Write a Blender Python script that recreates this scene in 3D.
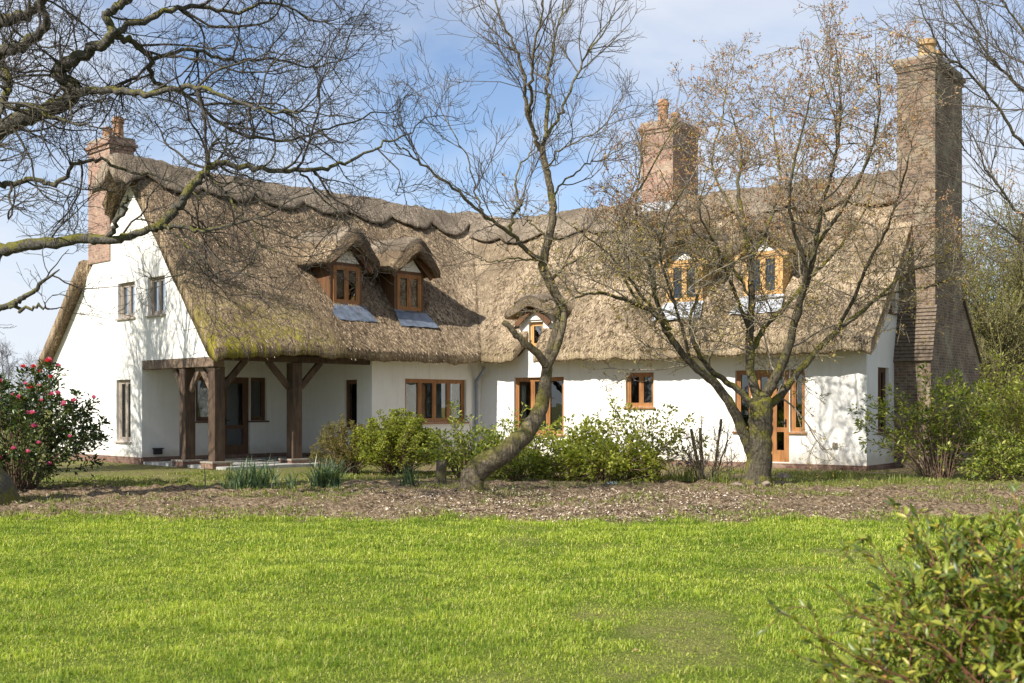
import bpy, bmesh, math, random
import numpy as np
from mathutils import Vector, geometry, noise as mnoise

for o in list(bpy.data.objects):
    bpy.data.objects.remove(o)
SC = bpy.context.scene
COL = SC.collection
random.seed(7)
RNG = np.random.default_rng(7)

# ------------------------------------------------------------------ camera, sky, sun, exposure
EYE = 1.6
FPX = 1150.0
HZ = 407.0
cam_d = bpy.data.cameras.new('camera')
cam = bpy.data.objects.new('camera', cam_d)
COL.objects.link(cam)
cam.location = (0, 0, EYE)
cam.rotation_euler = (math.radians(90), 0, 0)
cam_d.sensor_width = 36.0
cam_d.lens = FPX / 1024 * 36
cam_d.shift_y = (HZ - 341.5) / 1024
cam_d.clip_start = 0.1
cam_d.clip_end = 4000
cam_d.dof.use_dof = True
cam_d.dof.focus_distance = 25
cam_d.dof.aperture_fstop = 4.5
SC.camera = cam

SUN_H = Vector((-0.69, -0.724, 0)).normalized()
SUN_EL = math.radians(39)
SUN_DIR = Vector((SUN_H.x * math.cos(SUN_EL), SUN_H.y * math.cos(SUN_EL), math.sin(SUN_EL)))
w = bpy.data.worlds.new('World')
SC.world = w
w.use_nodes = True
nt = w.node_tree
nt.nodes.clear()
wo = nt.nodes.new('ShaderNodeOutputWorld')
bg = nt.nodes.new('ShaderNodeBackground')
sky = nt.nodes.new('ShaderNodeTexSky')
sky.sky_type = 'NISHITA'
sky.sun_disc = False
sky.sun_elevation = SUN_EL
sky.sun_rotation = math.atan2(SUN_DIR.x, SUN_DIR.y)
sky.air_density = 1.0
sky.dust_density = 0.05
sky.altitude = 1200
sky.ozone_density = 3.5
bg.inputs['Strength'].default_value = 0.103
tc = nt.nodes.new('ShaderNodeTexCoord')
mp = nt.nodes.new('ShaderNodeMapping')
mp.inputs['Scale'].default_value = (1.0, 1.0, 2.6)
mp.inputs['Rotation'].default_value = (0.2, 0.35, 0.6)
mp.inputs['Location'].default_value = (3.15, 0.4, 0.9)
nz = nt.nodes.new('ShaderNodeTexNoise')
nz.inputs['Scale'].default_value = 2.3
nz.inputs['Detail'].default_value = 8
nz.inputs['Roughness'].default_value = 0.52
nz.inputs['Distortion'].default_value = 0.35
rp = nt.nodes.new('ShaderNodeValToRGB')
rp.color_ramp.elements[0].position = 0.36
rp.color_ramp.elements[0].color = (0.10, 0.10, 0.10, 1)
rp.color_ramp.elements[1].position = 0.60
rp.color_ramp.elements[1].color = (0.92, 0.92, 0.92, 1)
mx = nt.nodes.new('ShaderNodeMixRGB')
mx.inputs['Color2'].default_value = (5.2, 5.5, 6.05, 1)
nt.links.new(tc.outputs['Generated'], mp.inputs['Vector'])
nt.links.new(mp.outputs['Vector'], nz.inputs['Vector'])
nt.links.new(nz.outputs['Fac'], rp.inputs['Fac'])
nt.links.new(rp.outputs['Color'], mx.inputs['Fac'])
nt.links.new(sky.outputs['Color'], mx.inputs['Color1'])
nt.links.new(mx.outputs['Color'], bg.inputs['Color'])
nt.links.new(bg.outputs['Background'], wo.inputs['Surface'])

sd = bpy.data.lights.new('sun', 'SUN')
sd.energy = 4.9
sd.angle = math.radians(0.5)
sd.color = (1.0, 0.945, 0.85)
so = bpy.data.objects.new('sun', sd)
COL.objects.link(so)
so.rotation_euler = SUN_DIR.to_track_quat('Z', 'Y').to_euler()
so.location = (-20, -20, 30)
SC.view_settings.view_transform = 'Standard'
SC.view_settings.look = 'None'
SC.view_settings.exposure = 0.66
SC.view_settings.gamma = 1.0
SC.cycles.max_bounces = 6
SC.cycles.transparent_max_bounces = 12

def P(px, py, d):
    return Vector(((px - 512) / FPX * d, d, EYE + (HZ - py) / FPX * d))
def PG(px, d):
    return Vector(((px - 512) / FPX * d, d, 0))

# ------------------------------------------------------------------ noise helpers
def vnoise(x, y, seed=0):
    xi = np.floor(x).astype(np.int64); yi = np.floor(y).astype(np.int64)
    xf = x - xi; yf = y - yi
    xf = xf * xf * (3 - 2 * xf); yf = yf * yf * (3 - 2 * yf)
    def h(a, b):
        n = (a * 374761393 + b * 668265263 + seed * 974634777) & 0xFFFFFFFF
        n = ((n ^ (n >> 13)) * 1274126177) & 0xFFFFFFFF
        n = n ^ (n >> 16)
        return (n & 0xFFFF) / 65535.0
    return (h(xi, yi) * (1 - xf) + h(xi + 1, yi) * xf) * (1 - yf) + (h(xi, yi + 1) * (1 - xf) + h(xi + 1, yi + 1) * xf) * yf
def fbm(x, y, seed=0, oct=3):
    s = 0; a = 0.5; t = 0
    for i in range(oct):
        s = s + a * vnoise(x * 2 ** i, y * 2 ** i, seed + i * 17); t += a; a *= 0.5
    return s / t

# ------------------------------------------------------------------ materials
class NT:
    def __init__(s, name):
        s.m = bpy.data.materials.new(name); s.m.use_nodes = True
        s.t = s.m.node_tree; s.t.nodes.clear()
        s.out = s.n('ShaderNodeOutputMaterial')
    def n(s, kind, **kw):
        nd = s.t.nodes.new(kind)
        for k, v in kw.items(): setattr(nd, k, v)
        return nd
    def l(s, a, b): s.t.links.new(a, b)
    def setin(s, nd, key, v):
        if hasattr(v, 'is_linked') or isinstance(v, bpy.types.NodeSocket): s.l(v, nd.inputs[key])
        else: nd.inputs[key].default_value = v
    def coord(s, kind='Object', scale=(1, 1, 1)):
        c = s.n('ShaderNodeTexCoord'); m = s.n('ShaderNodeMapping')
        m.inputs['Scale'].default_value = scale
        s.l(c.outputs[kind], m.inputs['Vector']); return m.outputs['Vector']
    def noise(s, vec, scale, detail=4, rough=0.55, dist=0.0):
        n = s.n('ShaderNodeTexNoise')
        if vec is not None: s.l(vec, n.inputs['Vector'])
        n.inputs['Scale'].default_value = scale; n.inputs['Detail'].default_value = detail
        n.inputs['Roughness'].default_value = rough; n.inputs['Distortion'].default_value = dist
        return n.outputs['Fac']
    def ramp(s, fac, stops):
        r = s.n('ShaderNodeValToRGB'); e = r.color_ramp.elements
        while len(e) < len(stops): e.new(0.5)
        for k, (p, c) in enumerate(stops):
            e[k].position = p
            e[k].color = (c[0], c[1], c[2], 1) if not isinstance(c, (int, float)) else (c, c, c, 1)
        s.l(fac, r.inputs['Fac']); return r.outputs['Color']
    def mix(s, fac, a, b, mode='MIX'):
        m = s.n('ShaderNodeMixRGB', blend_type=mode)
        for k, v in (('Fac', fac), ('Color1', a), ('Color2', b)):
            if isinstance(v, bpy.types.NodeSocket): s.l(v, m.inputs[k])
            elif isinstance(v, (int, float)): m.inputs[k].default_value = v if k == 'Fac' else (v, v, v, 1)
            else: m.inputs[k].default_value = (*v, 1)
        return m.outputs['Color']
    def math(s, op, a, b=0.0):
        m = s.n('ShaderNodeMath', operation=op)
        for k, v in ((0, a), (1, b)):
            if isinstance(v, bpy.types.NodeSocket): s.l(v, m.inputs[k])
            else: m.inputs[k].default_value = v
        return m.outputs[0]
    def bump(s, h, strength=0.5, dist=0.02):
        b = s.n('ShaderNodeBump'); b.inputs['Strength'].default_value = strength
        b.inputs['Distance'].default_value = dist; s.l(h, b.inputs['Height']); return b.outputs['Normal']
    def pbr(s, col, rough=0.8, normal=None, spec=0.3, metal=0.0, link=True):
        p = s.n('ShaderNodeBsdfPrincipled')
        if isinstance(col, bpy.types.NodeSocket): s.l(col, p.inputs['Base Color'])
        else: p.inputs['Base Color'].default_value = (*col, 1)
        if isinstance(rough, bpy.types.NodeSocket): s.l(rough, p.inputs['Roughness'])
        else: p.inputs['Roughness'].default_value = rough
        p.inputs['Specular IOR Level'].default_value = spec
        p.inputs['Metallic'].default_value = metal
        if normal is not None: s.l(normal, p.inputs['Normal'])
        if link: s.l(p.outputs[0], s.out.inputs['Surface'])
        return p.outputs[0]
    def attr(s, name):
        a = s.n('ShaderNodeAttribute'); a.attribute_name = name; return a.outputs['Fac']
    def island(s): return s.n('ShaderNodeNewGeometry').outputs['Random Per Island']

def mat_render():
    s = NT('white_render'); v = s.coord('Object')
    big = s.noise(v, 0.7, 5, 0.6); fine = s.noise(v, 45, 4, 0.6); mid = s.noise(v, 4, 4, 0.6)
    c = s.ramp(big, [(0.3, (0.74, 0.715, 0.66)), (0.7, (0.81, 0.795, 0.755))])
    c = s.mix(s.ramp(mid, [(0.45, 0.0), (0.8, 0.35)]), c, (0.70, 0.66, 0.59))
    sep = s.n('ShaderNodeSeparateXYZ'); s.l(v, sep.inputs[0])
    low = s.math('ADD', sep.outputs['Z'], s.math('MULTIPLY', mid, -0.5))
    c = s.mix(s.ramp(low, [(0.0, 0.55), (0.25, 0.0)]), c, (0.5, 0.44, 0.34))
    stn = s.noise(s.coord('Object', (5, 5, 0.35)), 1.0, 4, 0.65); c = s.mix(s.ramp(stn, [(0.52, 0.0), (0.72, 0.4)]), c, (0.58, 0.54, 0.47))
    h = s.math('ADD', s.math('MULTIPLY', fine, 0.25), mid)
    s.pbr(c, 0.92, s.bump(h, 0.35, 0.012), 0.15); return s.m
def mat_brick(name, c1, c2, c3, mortar, lichen=0.3):
    s = NT(name); v = s.coord('UV')
    b = s.n('ShaderNodeTexBrick'); s.l(v, b.inputs['Vector'])
    b.inputs['Scale'].default_value = 1.0; b.inputs['Brick Width'].default_value = 0.225
    b.inputs['Row Height'].default_value = 0.075; b.inputs['Mortar Size'].default_value = 0.008
    b.inputs['Mortar Smooth'].default_value = 0.2; b.inputs['Bias'].default_value = -0.1
    b.inputs['Color1'].default_value = (*c1, 1); b.inputs['Color2'].default_value = (*c2, 1)
    b.inputs['Mortar'].default_value = (*mortar, 1)
    o = s.coord('Object')
    n1 = s.noise(o, 9, 4, 0.7); n2 = s.noise(o, 1.6, 4, 0.65)
    c = s.mix(s.ramp(n1, [(0.46, 0.0), (0.66, 0.9)]), b.outputs['Color'], c3)
    c = s.mix(s.ramp(n2, [(0.5, 0.0), (0.72, lichen)]), c, (0.33, 0.30, 0.21))
    c = s.mix(0.6, c, s.ramp(n2, [(0.3, 0.4), (0.65, 1.0)]), 'MULTIPLY')
    h = s.math('ADD', s.math('MULTIPLY', b.outputs['Fac'], -0.8), s.math('MULTIPLY', n1, 0.6))
    s.pbr(c, 0.92, s.bump(h, 0.7, 0.012), 0.15); return s.m
def mat_thatch(name, dark, mid, light, moss=1.0, rot=0.0, pal2=None):
    s = NT(name); uv = s.coord('UV')
    def st(sx, sy, det=4, dist=0.0):
        m = s.n('ShaderNodeMapping'); m.inputs['Scale'].default_value = (sx, sy, 1)
        r_ = s.n('ShaderNodeMapping'); r_.inputs['Rotation'].default_value = (0, 0, rot); s.l(uv, r_.inputs['Vector'])
        s.l(r_.outputs[0], m.inputs['Vector']); return s.noise(m.outputs[0], 1.0, det, 0.62, dist)
    streak = st(44, 9, 3, 0.4); streak2 = st(20, 4.5, 4, 0.7); lump = st(8, 5.5, 5, 0.4); big = st(0.55, 0.5, 4)
    f = s.math('ADD', s.math('MULTIPLY', streak, 0.45), s.math('ADD', s.math('MULTIPLY', streak2, 0.35), s.math('MULTIPLY', lump, 0.25)))
    grain = s.noise(s.coord('Object'), 26, 3, 0.75)
    f = s.math('ADD', s.math('MULTIPLY', f, 0.62), s.math('MULTIPLY', grain, 0.40))
    c = s.ramp(f, [(0.44, dark), (0.51, mid), (0.575, light)])
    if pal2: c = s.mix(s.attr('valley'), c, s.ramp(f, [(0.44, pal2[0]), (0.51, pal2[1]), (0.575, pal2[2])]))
    c = s.mix(s.ramp(big, [(0.38, 0.8), (0.60, 0.0)]), c, tuple(x * 0.55 for x in mid))
    mo = s.attr('moss')
    mm = s.math('MULTIPLY', s.ramp(s.math('ADD', s.math('MULTIPLY', lump, 0.6), s.math('MULTIPLY', st(2.2, 1.6, 4), 0.6)), [(0.54, 0.0), (0.64, 1.0)]), mo)
    c = s.mix(mm, c, s.ramp(lump, [(0.35, (0.10, 0.09, 0.016)), (0.65, (0.30, 0.26, 0.035))]))
    h = s.math('ADD', s.math('ADD', s.math('MULTIPLY', grain, 0.6), s.math('MULTIPLY', streak, 0.7)), s.math('ADD', s.math('MULTIPLY', streak2, 0.9), lump))
    s.pbr(c, 0.95, s.bump(h, 1.0, 0.045), 0.1); return s.m
def mat_straw(name, stops):
    s = NT(name); s.pbr(s.ramp(s.island(), stops), 0.9, None, 0.15); return s.m
def mat_wood(name, c1, c2, rough=0.6, scale=(14, 14, 1.6)):
    s = NT(name); v = s.coord('Object', scale)
    g = s.noise(v, 1.0, 5, 0.6, 0.8); o = s.coord('Object'); n2 = s.noise(o, 2.3, 3)
    f = s.math('ADD', s.math('MULTIPLY', g, 0.7), s.math('MULTIPLY', n2, 0.35))
    c = s.ramp(f, [(0.35, c1), (0.7, c2)])
    s.pbr(c, rough, s.bump(g, 0.3, 0.006), 0.3); return s.m
def mat_plain(name, col, rough=0.6, var=0.25, scale=6, bump=0.2, spec=0.3, metal=0.0):
    s = NT(name); v = s.coord('Object'); n = s.noise(v, scale, 5, 0.6)
    c = s.ramp(n, [(0.3, tuple(x * (1 - var) for x in col)), (0.7, tuple(min(1, x * (1 + var)) for x in col))])
    s.pbr(c, rough, s.bump(n, bump, 0.01), spec, metal); return s.m
def mat_glass(name, tint, refl=0.07):
    s = NT(name); v = s.coord('Object')
    nn = s.bump(s.noise(v, 1.7, 2), 0.06, 0.05)
    g = s.n('ShaderNodeBsdfGlossy'); g.inputs['Roughness'].default_value = 0.015; s.l(nn, g.inputs['Normal'])
    g.inputs['Color'].default_value = (0.92, 0.95, 1, 1)
    t = s.n('ShaderNodeBsdfTransparent'); t.inputs['Color'].default_value = (*tint, 1)
    lw = s.n('ShaderNodeLayerWeight'); lw.inputs['Blend'].default_value = 0.3
    fac = s.math('ADD', s.math('MULTIPLY', lw.outputs['Fresnel'], 0.6), refl)
    m = s.n('ShaderNodeMixShader'); s.l(fac, m.inputs[0]); s.l(t.outputs[0], m.inputs[1]); s.l(g.outputs[0], m.inputs[2])
    s.l(m.outputs[0], s.out.inputs['Surface']); return s.m
def mat_bark(name, c1, c2, moss=(0.13, 0.12, 0.02), amt=0.8, scale=1.0):
    s = NT(name); o = s.coord('Object'); n1 = s.noise(o, 22 * scale, 5, 0.65); n2 = s.noise(o, 3.2, 4, 0.6)
    n3 = s.noise(s.coord('Object', (30, 30, 5)), 1.0, 4, 0.6)
    c = s.ramp(s.math('ADD', s.math('MULTIPLY', n1, 0.5), s.math('MULTIPLY', n3, 0.5)), [(0.35, c1), (0.65, c2)])
    c = s.mix(s.ramp(n1, [(0.6, 0.0), (0.72, 0.35)]), c, (0.30, 0.30, 0.25))
    ge = s.n('ShaderNodeNewGeometry'); sep = s.n('ShaderNodeSeparateXYZ'); s.l(ge.outputs['Normal'], sep.inputs[0])
    up = s.math('ADD', s.math('MULTIPLY', sep.outputs['Z'], 0.22), n2)
    c = s.mix(s.math('MULTIPLY', s.ramp(up, [(0.5, 0.0), (0.66, 1.0)]), amt), c, s.mix(n1, tuple(x * 0.5 for x in moss), tuple(x * 1.5 for x in moss)))
    h = s.math('ADD', n3, s.math('MULTIPLY', n1, 0.5))
    s.pbr(c, 0.9, s.bump(h, 1.0, 0.05), 0.2); return s.m
def mat_leaf(name, stops, trans=0.4, rough=0.45, spec=0.4):
    s = NT(name); c = s.ramp(s.island(), stops)
    p = s.pbr(c, rough, None, spec, link=False)
    t = s.n('ShaderNodeBsdfTranslucent'); s.l(s.mix(1.0, c, (1.5, 1.5, 0.7), 'MULTIPLY'), t.inputs['Color'])
    m = s.n('ShaderNodeMixShader'); m.inputs[0].default_value = trans
    s.l(p, m.inputs[1]); s.l(t.outputs[0], m.inputs[2]); s.l(m.outputs[0], s.out.inputs['Surface']); return s.m
def mat_ground():
    s = NT('garden_soil'); o = s.coord('Object')
    n1 = s.noise(o, 14, 6, 0.7); n2 = s.noise(o, 2.2, 6, 0.7); n3 = s.noise(o, 45, 4, 0.7)
    soil = s.ramp(s.math('ADD', s.math('MULTIPLY', n1, 0.6), s.math('MULTIPLY', n3, 0.4)), [(0.40, (0.05, 0.033, 0.019)), (0.49, (0.175, 0.122, 0.074)), (0.58, (0.38, 0.295, 0.195))])
    green = s.ramp(s.math('ADD', s.math('MULTIPLY', n3, 0.6), s.math('MULTIPLY', n1, 0.4)), [(0.42, (0.055, 0.06, 0.016)), (0.56, (0.24, 0.25, 0.06))])
    mk = s.math('ADD', s.attr('green'), s.math('MULTIPLY', s.math('ADD', s.math('MULTIPLY', n2, 0.6), s.math('MULTIPLY', n1, 0.4)), 1.0))
    c = s.mix(s.ramp(mk, [(0.88, 0.0), (0.97, 0.9)]), soil, green)
    s.pbr(c, 0.95, s.bump(s.math('ADD', n1, s.math('MULTIPLY', n3, 0.5)), 0.9, 0.05), 0.1); return s.m
def mat_lawn():
    s = NT('lawn_turf'); o = s.coord('Object'); n1 = s.noise(o, 60, 6, 0.8); n2 = s.noise(o, 1.6, 6, 0.65)
    c = s.ramp(n1, [(0.42, (0.04, 0.06, 0.010)), (0.58, (0.20, 0.25, 0.035))])
    bf = s.math('ADD', s.attr('bare'), s.math('MULTIPLY', s.math('SUBTRACT', n2, 0.5), 1.6))
    c = s.mix(s.ramp(bf, [(0.35, 0.0), (0.95, 0.6)]), c, s.ramp(n1, [(0.42, (0.10, 0.085, 0.03)), (0.58, (0.36, 0.33, 0.13))]))
    s.pbr(c, 0.95, s.bump(n1, 0.8, 0.03), 0.1); return s.m
def mat_grass():
    s = NT('grass_blades'); o = s.coord('Object'); n2 = s.noise(s.coord('Object', (0.55, 1.1, 1)), 1.0, 6, 0.66, 0.4); n3 = s.noise(o, 3.5, 4)
    r = s.island()
    a = s.ramp(r, [(0.0, (0.06, 0.12, 0.010)), (0.5, (0.185, 0.29, 0.02)), (0.9, (0.40, 0.46, 0.06)), (1.0, (0.60, 0.51, 0.26))])
    b = s.ramp(r, [(0.0, (0.17, 0.265, 0.016)), (0.6, (0.40, 0.49, 0.04)), (1.0, (0.72, 0.67, 0.22))])
    f = s.math('ADD', s.math('MULTIPLY', n2, 0.7), s.math('MULTIPLY', n3, 0.3))
    c = s.mix(s.ramp(f, [(0.42, 0.0), (0.58, 1.0)]), a, b)
    p = s.pbr(c, 0.5, None, 0.3, link=False)
    t = s.n('ShaderNodeBsdfTranslucent'); s.l(s.mix(1.0, c, (1.5, 1.5, 0.7), 'MULTIPLY'), t.inputs['Color'])
    m = s.n('ShaderNodeMixShader'); m.inputs[0].default_value = 0.35
    s.l(p, m.inputs[1]); s.l(t.outputs[0], m.inputs[2]); s.l(m.outputs[0], s.out.inputs['Surface']); return s.m

M = {}
M['render'] = mat_render()
M['brick_red'] = mat_brick('weathered_red_brick', (0.40, 0.215, 0.155), (0.22, 0.125, 0.095), (0.50, 0.37, 0.28), (0.38, 0.34, 0.29), 0.6)
M['brick_brown'] = mat_brick('weathered_brown_brick', (0.235, 0.15, 0.105), (0.10, 0.072, 0.055), (0.36, 0.275, 0.19), (0.32, 0.28, 0.22), 0.75)
M['brick_plinth'] = mat_brick('plinth_brick', (0.24, 0.12, 0.085), (0.17, 0.085, 0.065), (0.28, 0.2, 0.15), (0.25, 0.22, 0.18), 0.3)
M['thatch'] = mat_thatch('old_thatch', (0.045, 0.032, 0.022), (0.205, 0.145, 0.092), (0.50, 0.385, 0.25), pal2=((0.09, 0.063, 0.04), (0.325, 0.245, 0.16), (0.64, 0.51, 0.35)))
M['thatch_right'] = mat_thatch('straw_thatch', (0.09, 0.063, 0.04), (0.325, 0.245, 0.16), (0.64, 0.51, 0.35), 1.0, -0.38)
M['thatch_ridge'] = mat_thatch('ridge_thatch', (0.06, 0.046, 0.033), (0.21, 0.165, 0.12), (0.42, 0.345, 0.26))
M['straw'] = mat_straw('loose_straw', [(0.0, (0.035, 0.024, 0.016)), (0.45, (0.17, 0.12, 0.08)), (0.7, (0.40, 0.30, 0.20)), (1.0, (0.68, 0.54, 0.38))])
M['oak_dark'] = mat_wood('stained_post_oak', (0.03, 0.019, 0.013), (0.125, 0.08, 0.05), 0.7)
M['oak_beam'] = mat_wood('weathered_beam_oak', (0.08, 0.055, 0.038), (0.25, 0.175, 0.12), 0.7, (3, 3, 14))
M['oak'] = mat_wood('window_oak', (0.20, 0.085, 0.03), (0.40, 0.19, 0.07), 0.45)
M['oak_pale'] = mat_wood('pale_oak', (0.44, 0.24, 0.085), (0.66, 0.41, 0.17), 0.5)  # lighter oak tone, used on the right-wing dormers
M['oak_grey'] = mat_wood('silvered_oak', (0.27, 0.22, 0.175), (0.42, 0.36, 0.30), 0.7)
M['oak_brown'] = mat_wood('dark_window_oak', (0.075, 0.038, 0.02), (0.17, 0.085, 0.042), 0.5)
M['glass'] = mat_glass('window_glass', (0.5, 0.53, 0.52))
M['glass_sky'] = mat_glass('sky_reflecting_glass', (0.25, 0.3, 0.36), 0.6)
M['lead'] = mat_plain('shade_toned_lead', (0.13, 0.155, 0.20), 0.5, 0.4, 5, 0.15, 0.5, 0.1)  # left-wing aprons: shade put into the colour, darker than the other lead
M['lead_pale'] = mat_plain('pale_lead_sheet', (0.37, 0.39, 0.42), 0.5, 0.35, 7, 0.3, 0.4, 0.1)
M['clay'] = mat_plain('clay_pot', (0.36, 0.20, 0.11), 0.85, 0.5, 9)
M['clay_buff'] = mat_plain('buff_clay_pot', (0.42, 0.28, 0.14), 0.85, 0.5, 9)
M['stone'] = mat_plain('cap_stone', (0.29, 0.245, 0.19), 0.9, 0.35, 12, 0.5)
M['tile'] = mat_plain('clay_roof_tile', (0.15, 0.115, 0.085), 0.85, 0.4, 14, 0.5)
M['paving'] = mat_plain('pale_paving', (0.34, 0.33, 0.30), 0.8, 0.3, 3, 0.2)
M['black'] = mat_plain('black_metal', (0.018, 0.018, 0.02), 0.5, 0.2)
M['pipe'] = mat_plain('grey_pipe', (0.24, 0.26, 0.30), 0.5, 0.15)
M['curtain'] = mat_plain('curtain_cloth', (0.30, 0.28, 0.25), 0.9, 0.2)
M['reflection_sheet'] = mat_plain('pale_reflection_sheet', (0.75, 0.76, 0.7), 0.9, 0.1)  # pale sheet behind one porch pane, stands in for a bright reflection
M['soil'] = mat_ground()
M['lawn'] = mat_lawn()
M['grass'] = mat_grass()
M['bark_oak'] = mat_bark('oak_bark', (0.05, 0.043, 0.036), (0.15, 0.135, 0.115), (0.15, 0.14, 0.022), 0.85)
M['twig_oak'] = mat_bark('oak_twig_bark', (0.05, 0.042, 0.042), (0.125, 0.105, 0.10), (0.10, 0.095, 0.03), 0.5)
M['bark_mid'] = mat_bark('mossy_bark', (0.06, 0.048, 0.032), (0.24, 0.195, 0.13), (0.16, 0.145, 0.03), 0.8)
M['twig_mid'] = mat_bark('slim_twig_bark', (0.095, 0.078, 0.068), (0.21, 0.175, 0.145), (0.13, 0.12, 0.04), 0.4)
M['bark_right'] = mat_bark('grey_mossy_bark', (0.04, 0.034, 0.024), (0.135, 0.115, 0.078), (0.15, 0.14, 0.025), 1.0)
M['twig_right'] = mat_bark('lichened_twig_bark', (0.15, 0.12, 0.095), (0.40, 0.345, 0.28), (0.24, 0.215, 0.08), 0.5)
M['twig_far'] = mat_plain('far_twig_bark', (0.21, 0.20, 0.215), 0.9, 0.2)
M['twig_wood'] = mat_bark('woodland_twig_bark', (0.11, 0.095, 0.05), (0.24, 0.21, 0.11), (0.19, 0.18, 0.05), 0.8)
M['stem'] = mat_plain('shrub_stem', (0.16, 0.105, 0.07), 0.8, 0.4, 20)
M['stem_red'] = mat_plain('red_shrub_stem', (0.15, 0.062, 0.04), 0.6, 0.35, 20)
M['bud'] = mat_leaf('russet_buds', [(0.0, (0.22, 0.10, 0.06)), (0.5, (0.40, 0.215, 0.115)), (0.85, (0.52, 0.33, 0.16)), (1.0, (0.52, 0.45, 0.12))], 0.3)
M['bud_low'] = mat_leaf('ochre_buds', [(0.0, (0.25, 0.16, 0.045)), (0.6, (0.40, 0.29, 0.075)), (1.0, (0.36, 0.35, 0.08))], 0.3)
M['leaf_rhodo'] = mat_leaf('dark_camellia_leaf', [(0.0, (0.02, 0.04, 0.014)), (0.6, (0.06, 0.095, 0.026)), (1.0, (0.15, 0.19, 0.05))], 0.2, 0.35, 0.5)
M['petal'] = mat_leaf('pink_petal', [(0.0, (0.55, 0.06, 0.22)), (0.6, (0.72, 0.16, 0.40)), (1.0, (0.82, 0.32, 0.55))], 0.3)
M['petal_red'] = mat_leaf('red_petal', [(0.0, (0.6, 0.025, 0.06)), (1.0, (0.72, 0.08, 0.13))], 0.3)
M['leaf_box'] = mat_leaf('box_leaf', [(0.0, (0.08, 0.10, 0.02)), (0.6, (0.26, 0.30, 0.045)), (1.0, (0.46, 0.46, 0.09))], 0.45)
M['leaf_dull'] = mat_leaf('dull_olive_leaf', [(0.0, (0.07, 0.07, 0.024)), (0.6, (0.19, 0.17, 0.05)), (1.0, (0.32, 0.26, 0.1))], 0.45)
M['leaf_mid'] = mat_leaf('laurel_leaf', [(0.0, (0.06, 0.09, 0.02)), (0.5, (0.20, 0.25, 0.045)), (0.85, (0.36, 0.39, 0.08)), (1.0, (0.55, 0.52, 0.15))], 0.45, 0.4, 0.5)
M['leaf_lime'] = mat_leaf('lime_leaf', [(0.0, (0.11, 0.14, 0.03)), (0.5, (0.36, 0.40, 0.07)), (0.85, (0.54, 0.55, 0.12)), (1.0, (0.68, 0.64, 0.22))], 0.5, 0.4, 0.5)
M['leaf_near'] = mat_leaf('near_shrub_leaf', [(0.0, (0.05, 0.085, 0.022)), (0.35, (0.14, 0.185, 0.032)), (0.75, (0.27, 0.30, 0.045)), (0.965, (0.44, 0.42, 0.07)), (1.0, (0.45, 0.19, 0.06))], 0.35, 0.38, 0.5)
M['leaf_wood'] = mat_leaf('woodland_leaf', [(0.0, (0.08, 0.09, 0.02)), (0.6, (0.22, 0.22, 0.05)), (1.0, (0.4, 0.36, 0.1))], 0.35)
M['leaf_daff'] = mat_leaf('blue_green_blade', [(0.0, (0.045, 0.085, 0.04)), (0.6, (0.10, 0.16, 0.075)), (1.0, (0.2, 0.26, 0.13))], 0.25, 0.4)
M['leaf_weed'] = mat_leaf('weed_leaf', [(0.0, (0.08, 0.12, 0.018)), (0.7, (0.22, 0.26, 0.045)), (1.0, (0.40, 0.35, 0.15))], 0.35)
M['blue_flower'] = mat_leaf('blue_petal', [(0.0, (0.06, 0.07, 0.5)), (1.0, (0.15, 0.15, 0.7))], 0.3)
M['chips'] = mat_straw('bark_chip', [(0.0, (0.09, 0.058, 0.036)), (0.4, (0.26, 0.185, 0.125)), (0.8, (0.50, 0.40, 0.30)), (1.0, (0.74, 0.66, 0.56))])
M['rock'] = mat_plain('garden_rock', (0.24, 0.19, 0.145), 0.9, 0.4, 9, 0.8)
M['blue_scrap'] = mat_plain('blue_plastic', (0.30, 0.42, 0.72), 0.4, 0.15)

# ------------------------------------------------------------------ object helpers
def put(name, me, parent=None, mats=(), smooth=False):
    for m in mats: me.materials.append(M[m] if isinstance(m, str) else m)
    if smooth: me.polygons.foreach_set('use_smooth', np.ones(len(me.polygons), dtype=bool))
    o = bpy.data.objects.new(name, me); COL.objects.link(o)
    if parent is not None:
        o.parent = parent
    return o
def rootloc(parent):
    v = Vector((0, 0, 0))
    while parent is not None:
        v = v + parent.location; parent = parent.parent
    return v
def thing(name, label, cat, loc=(0, 0, 0), group=None):
    o = bpy.data.objects.new(name, None); COL.objects.link(o); o.location = loc
    o.empty_display_size = 0.3
    o['label'] = label; o['category'] = cat
    if group: o['group'] = group
    return o
def tag(o, label, cat, group=None):
    o['label'] = label; o['category'] = cat
    if group: o['group'] = group
    return o

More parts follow.
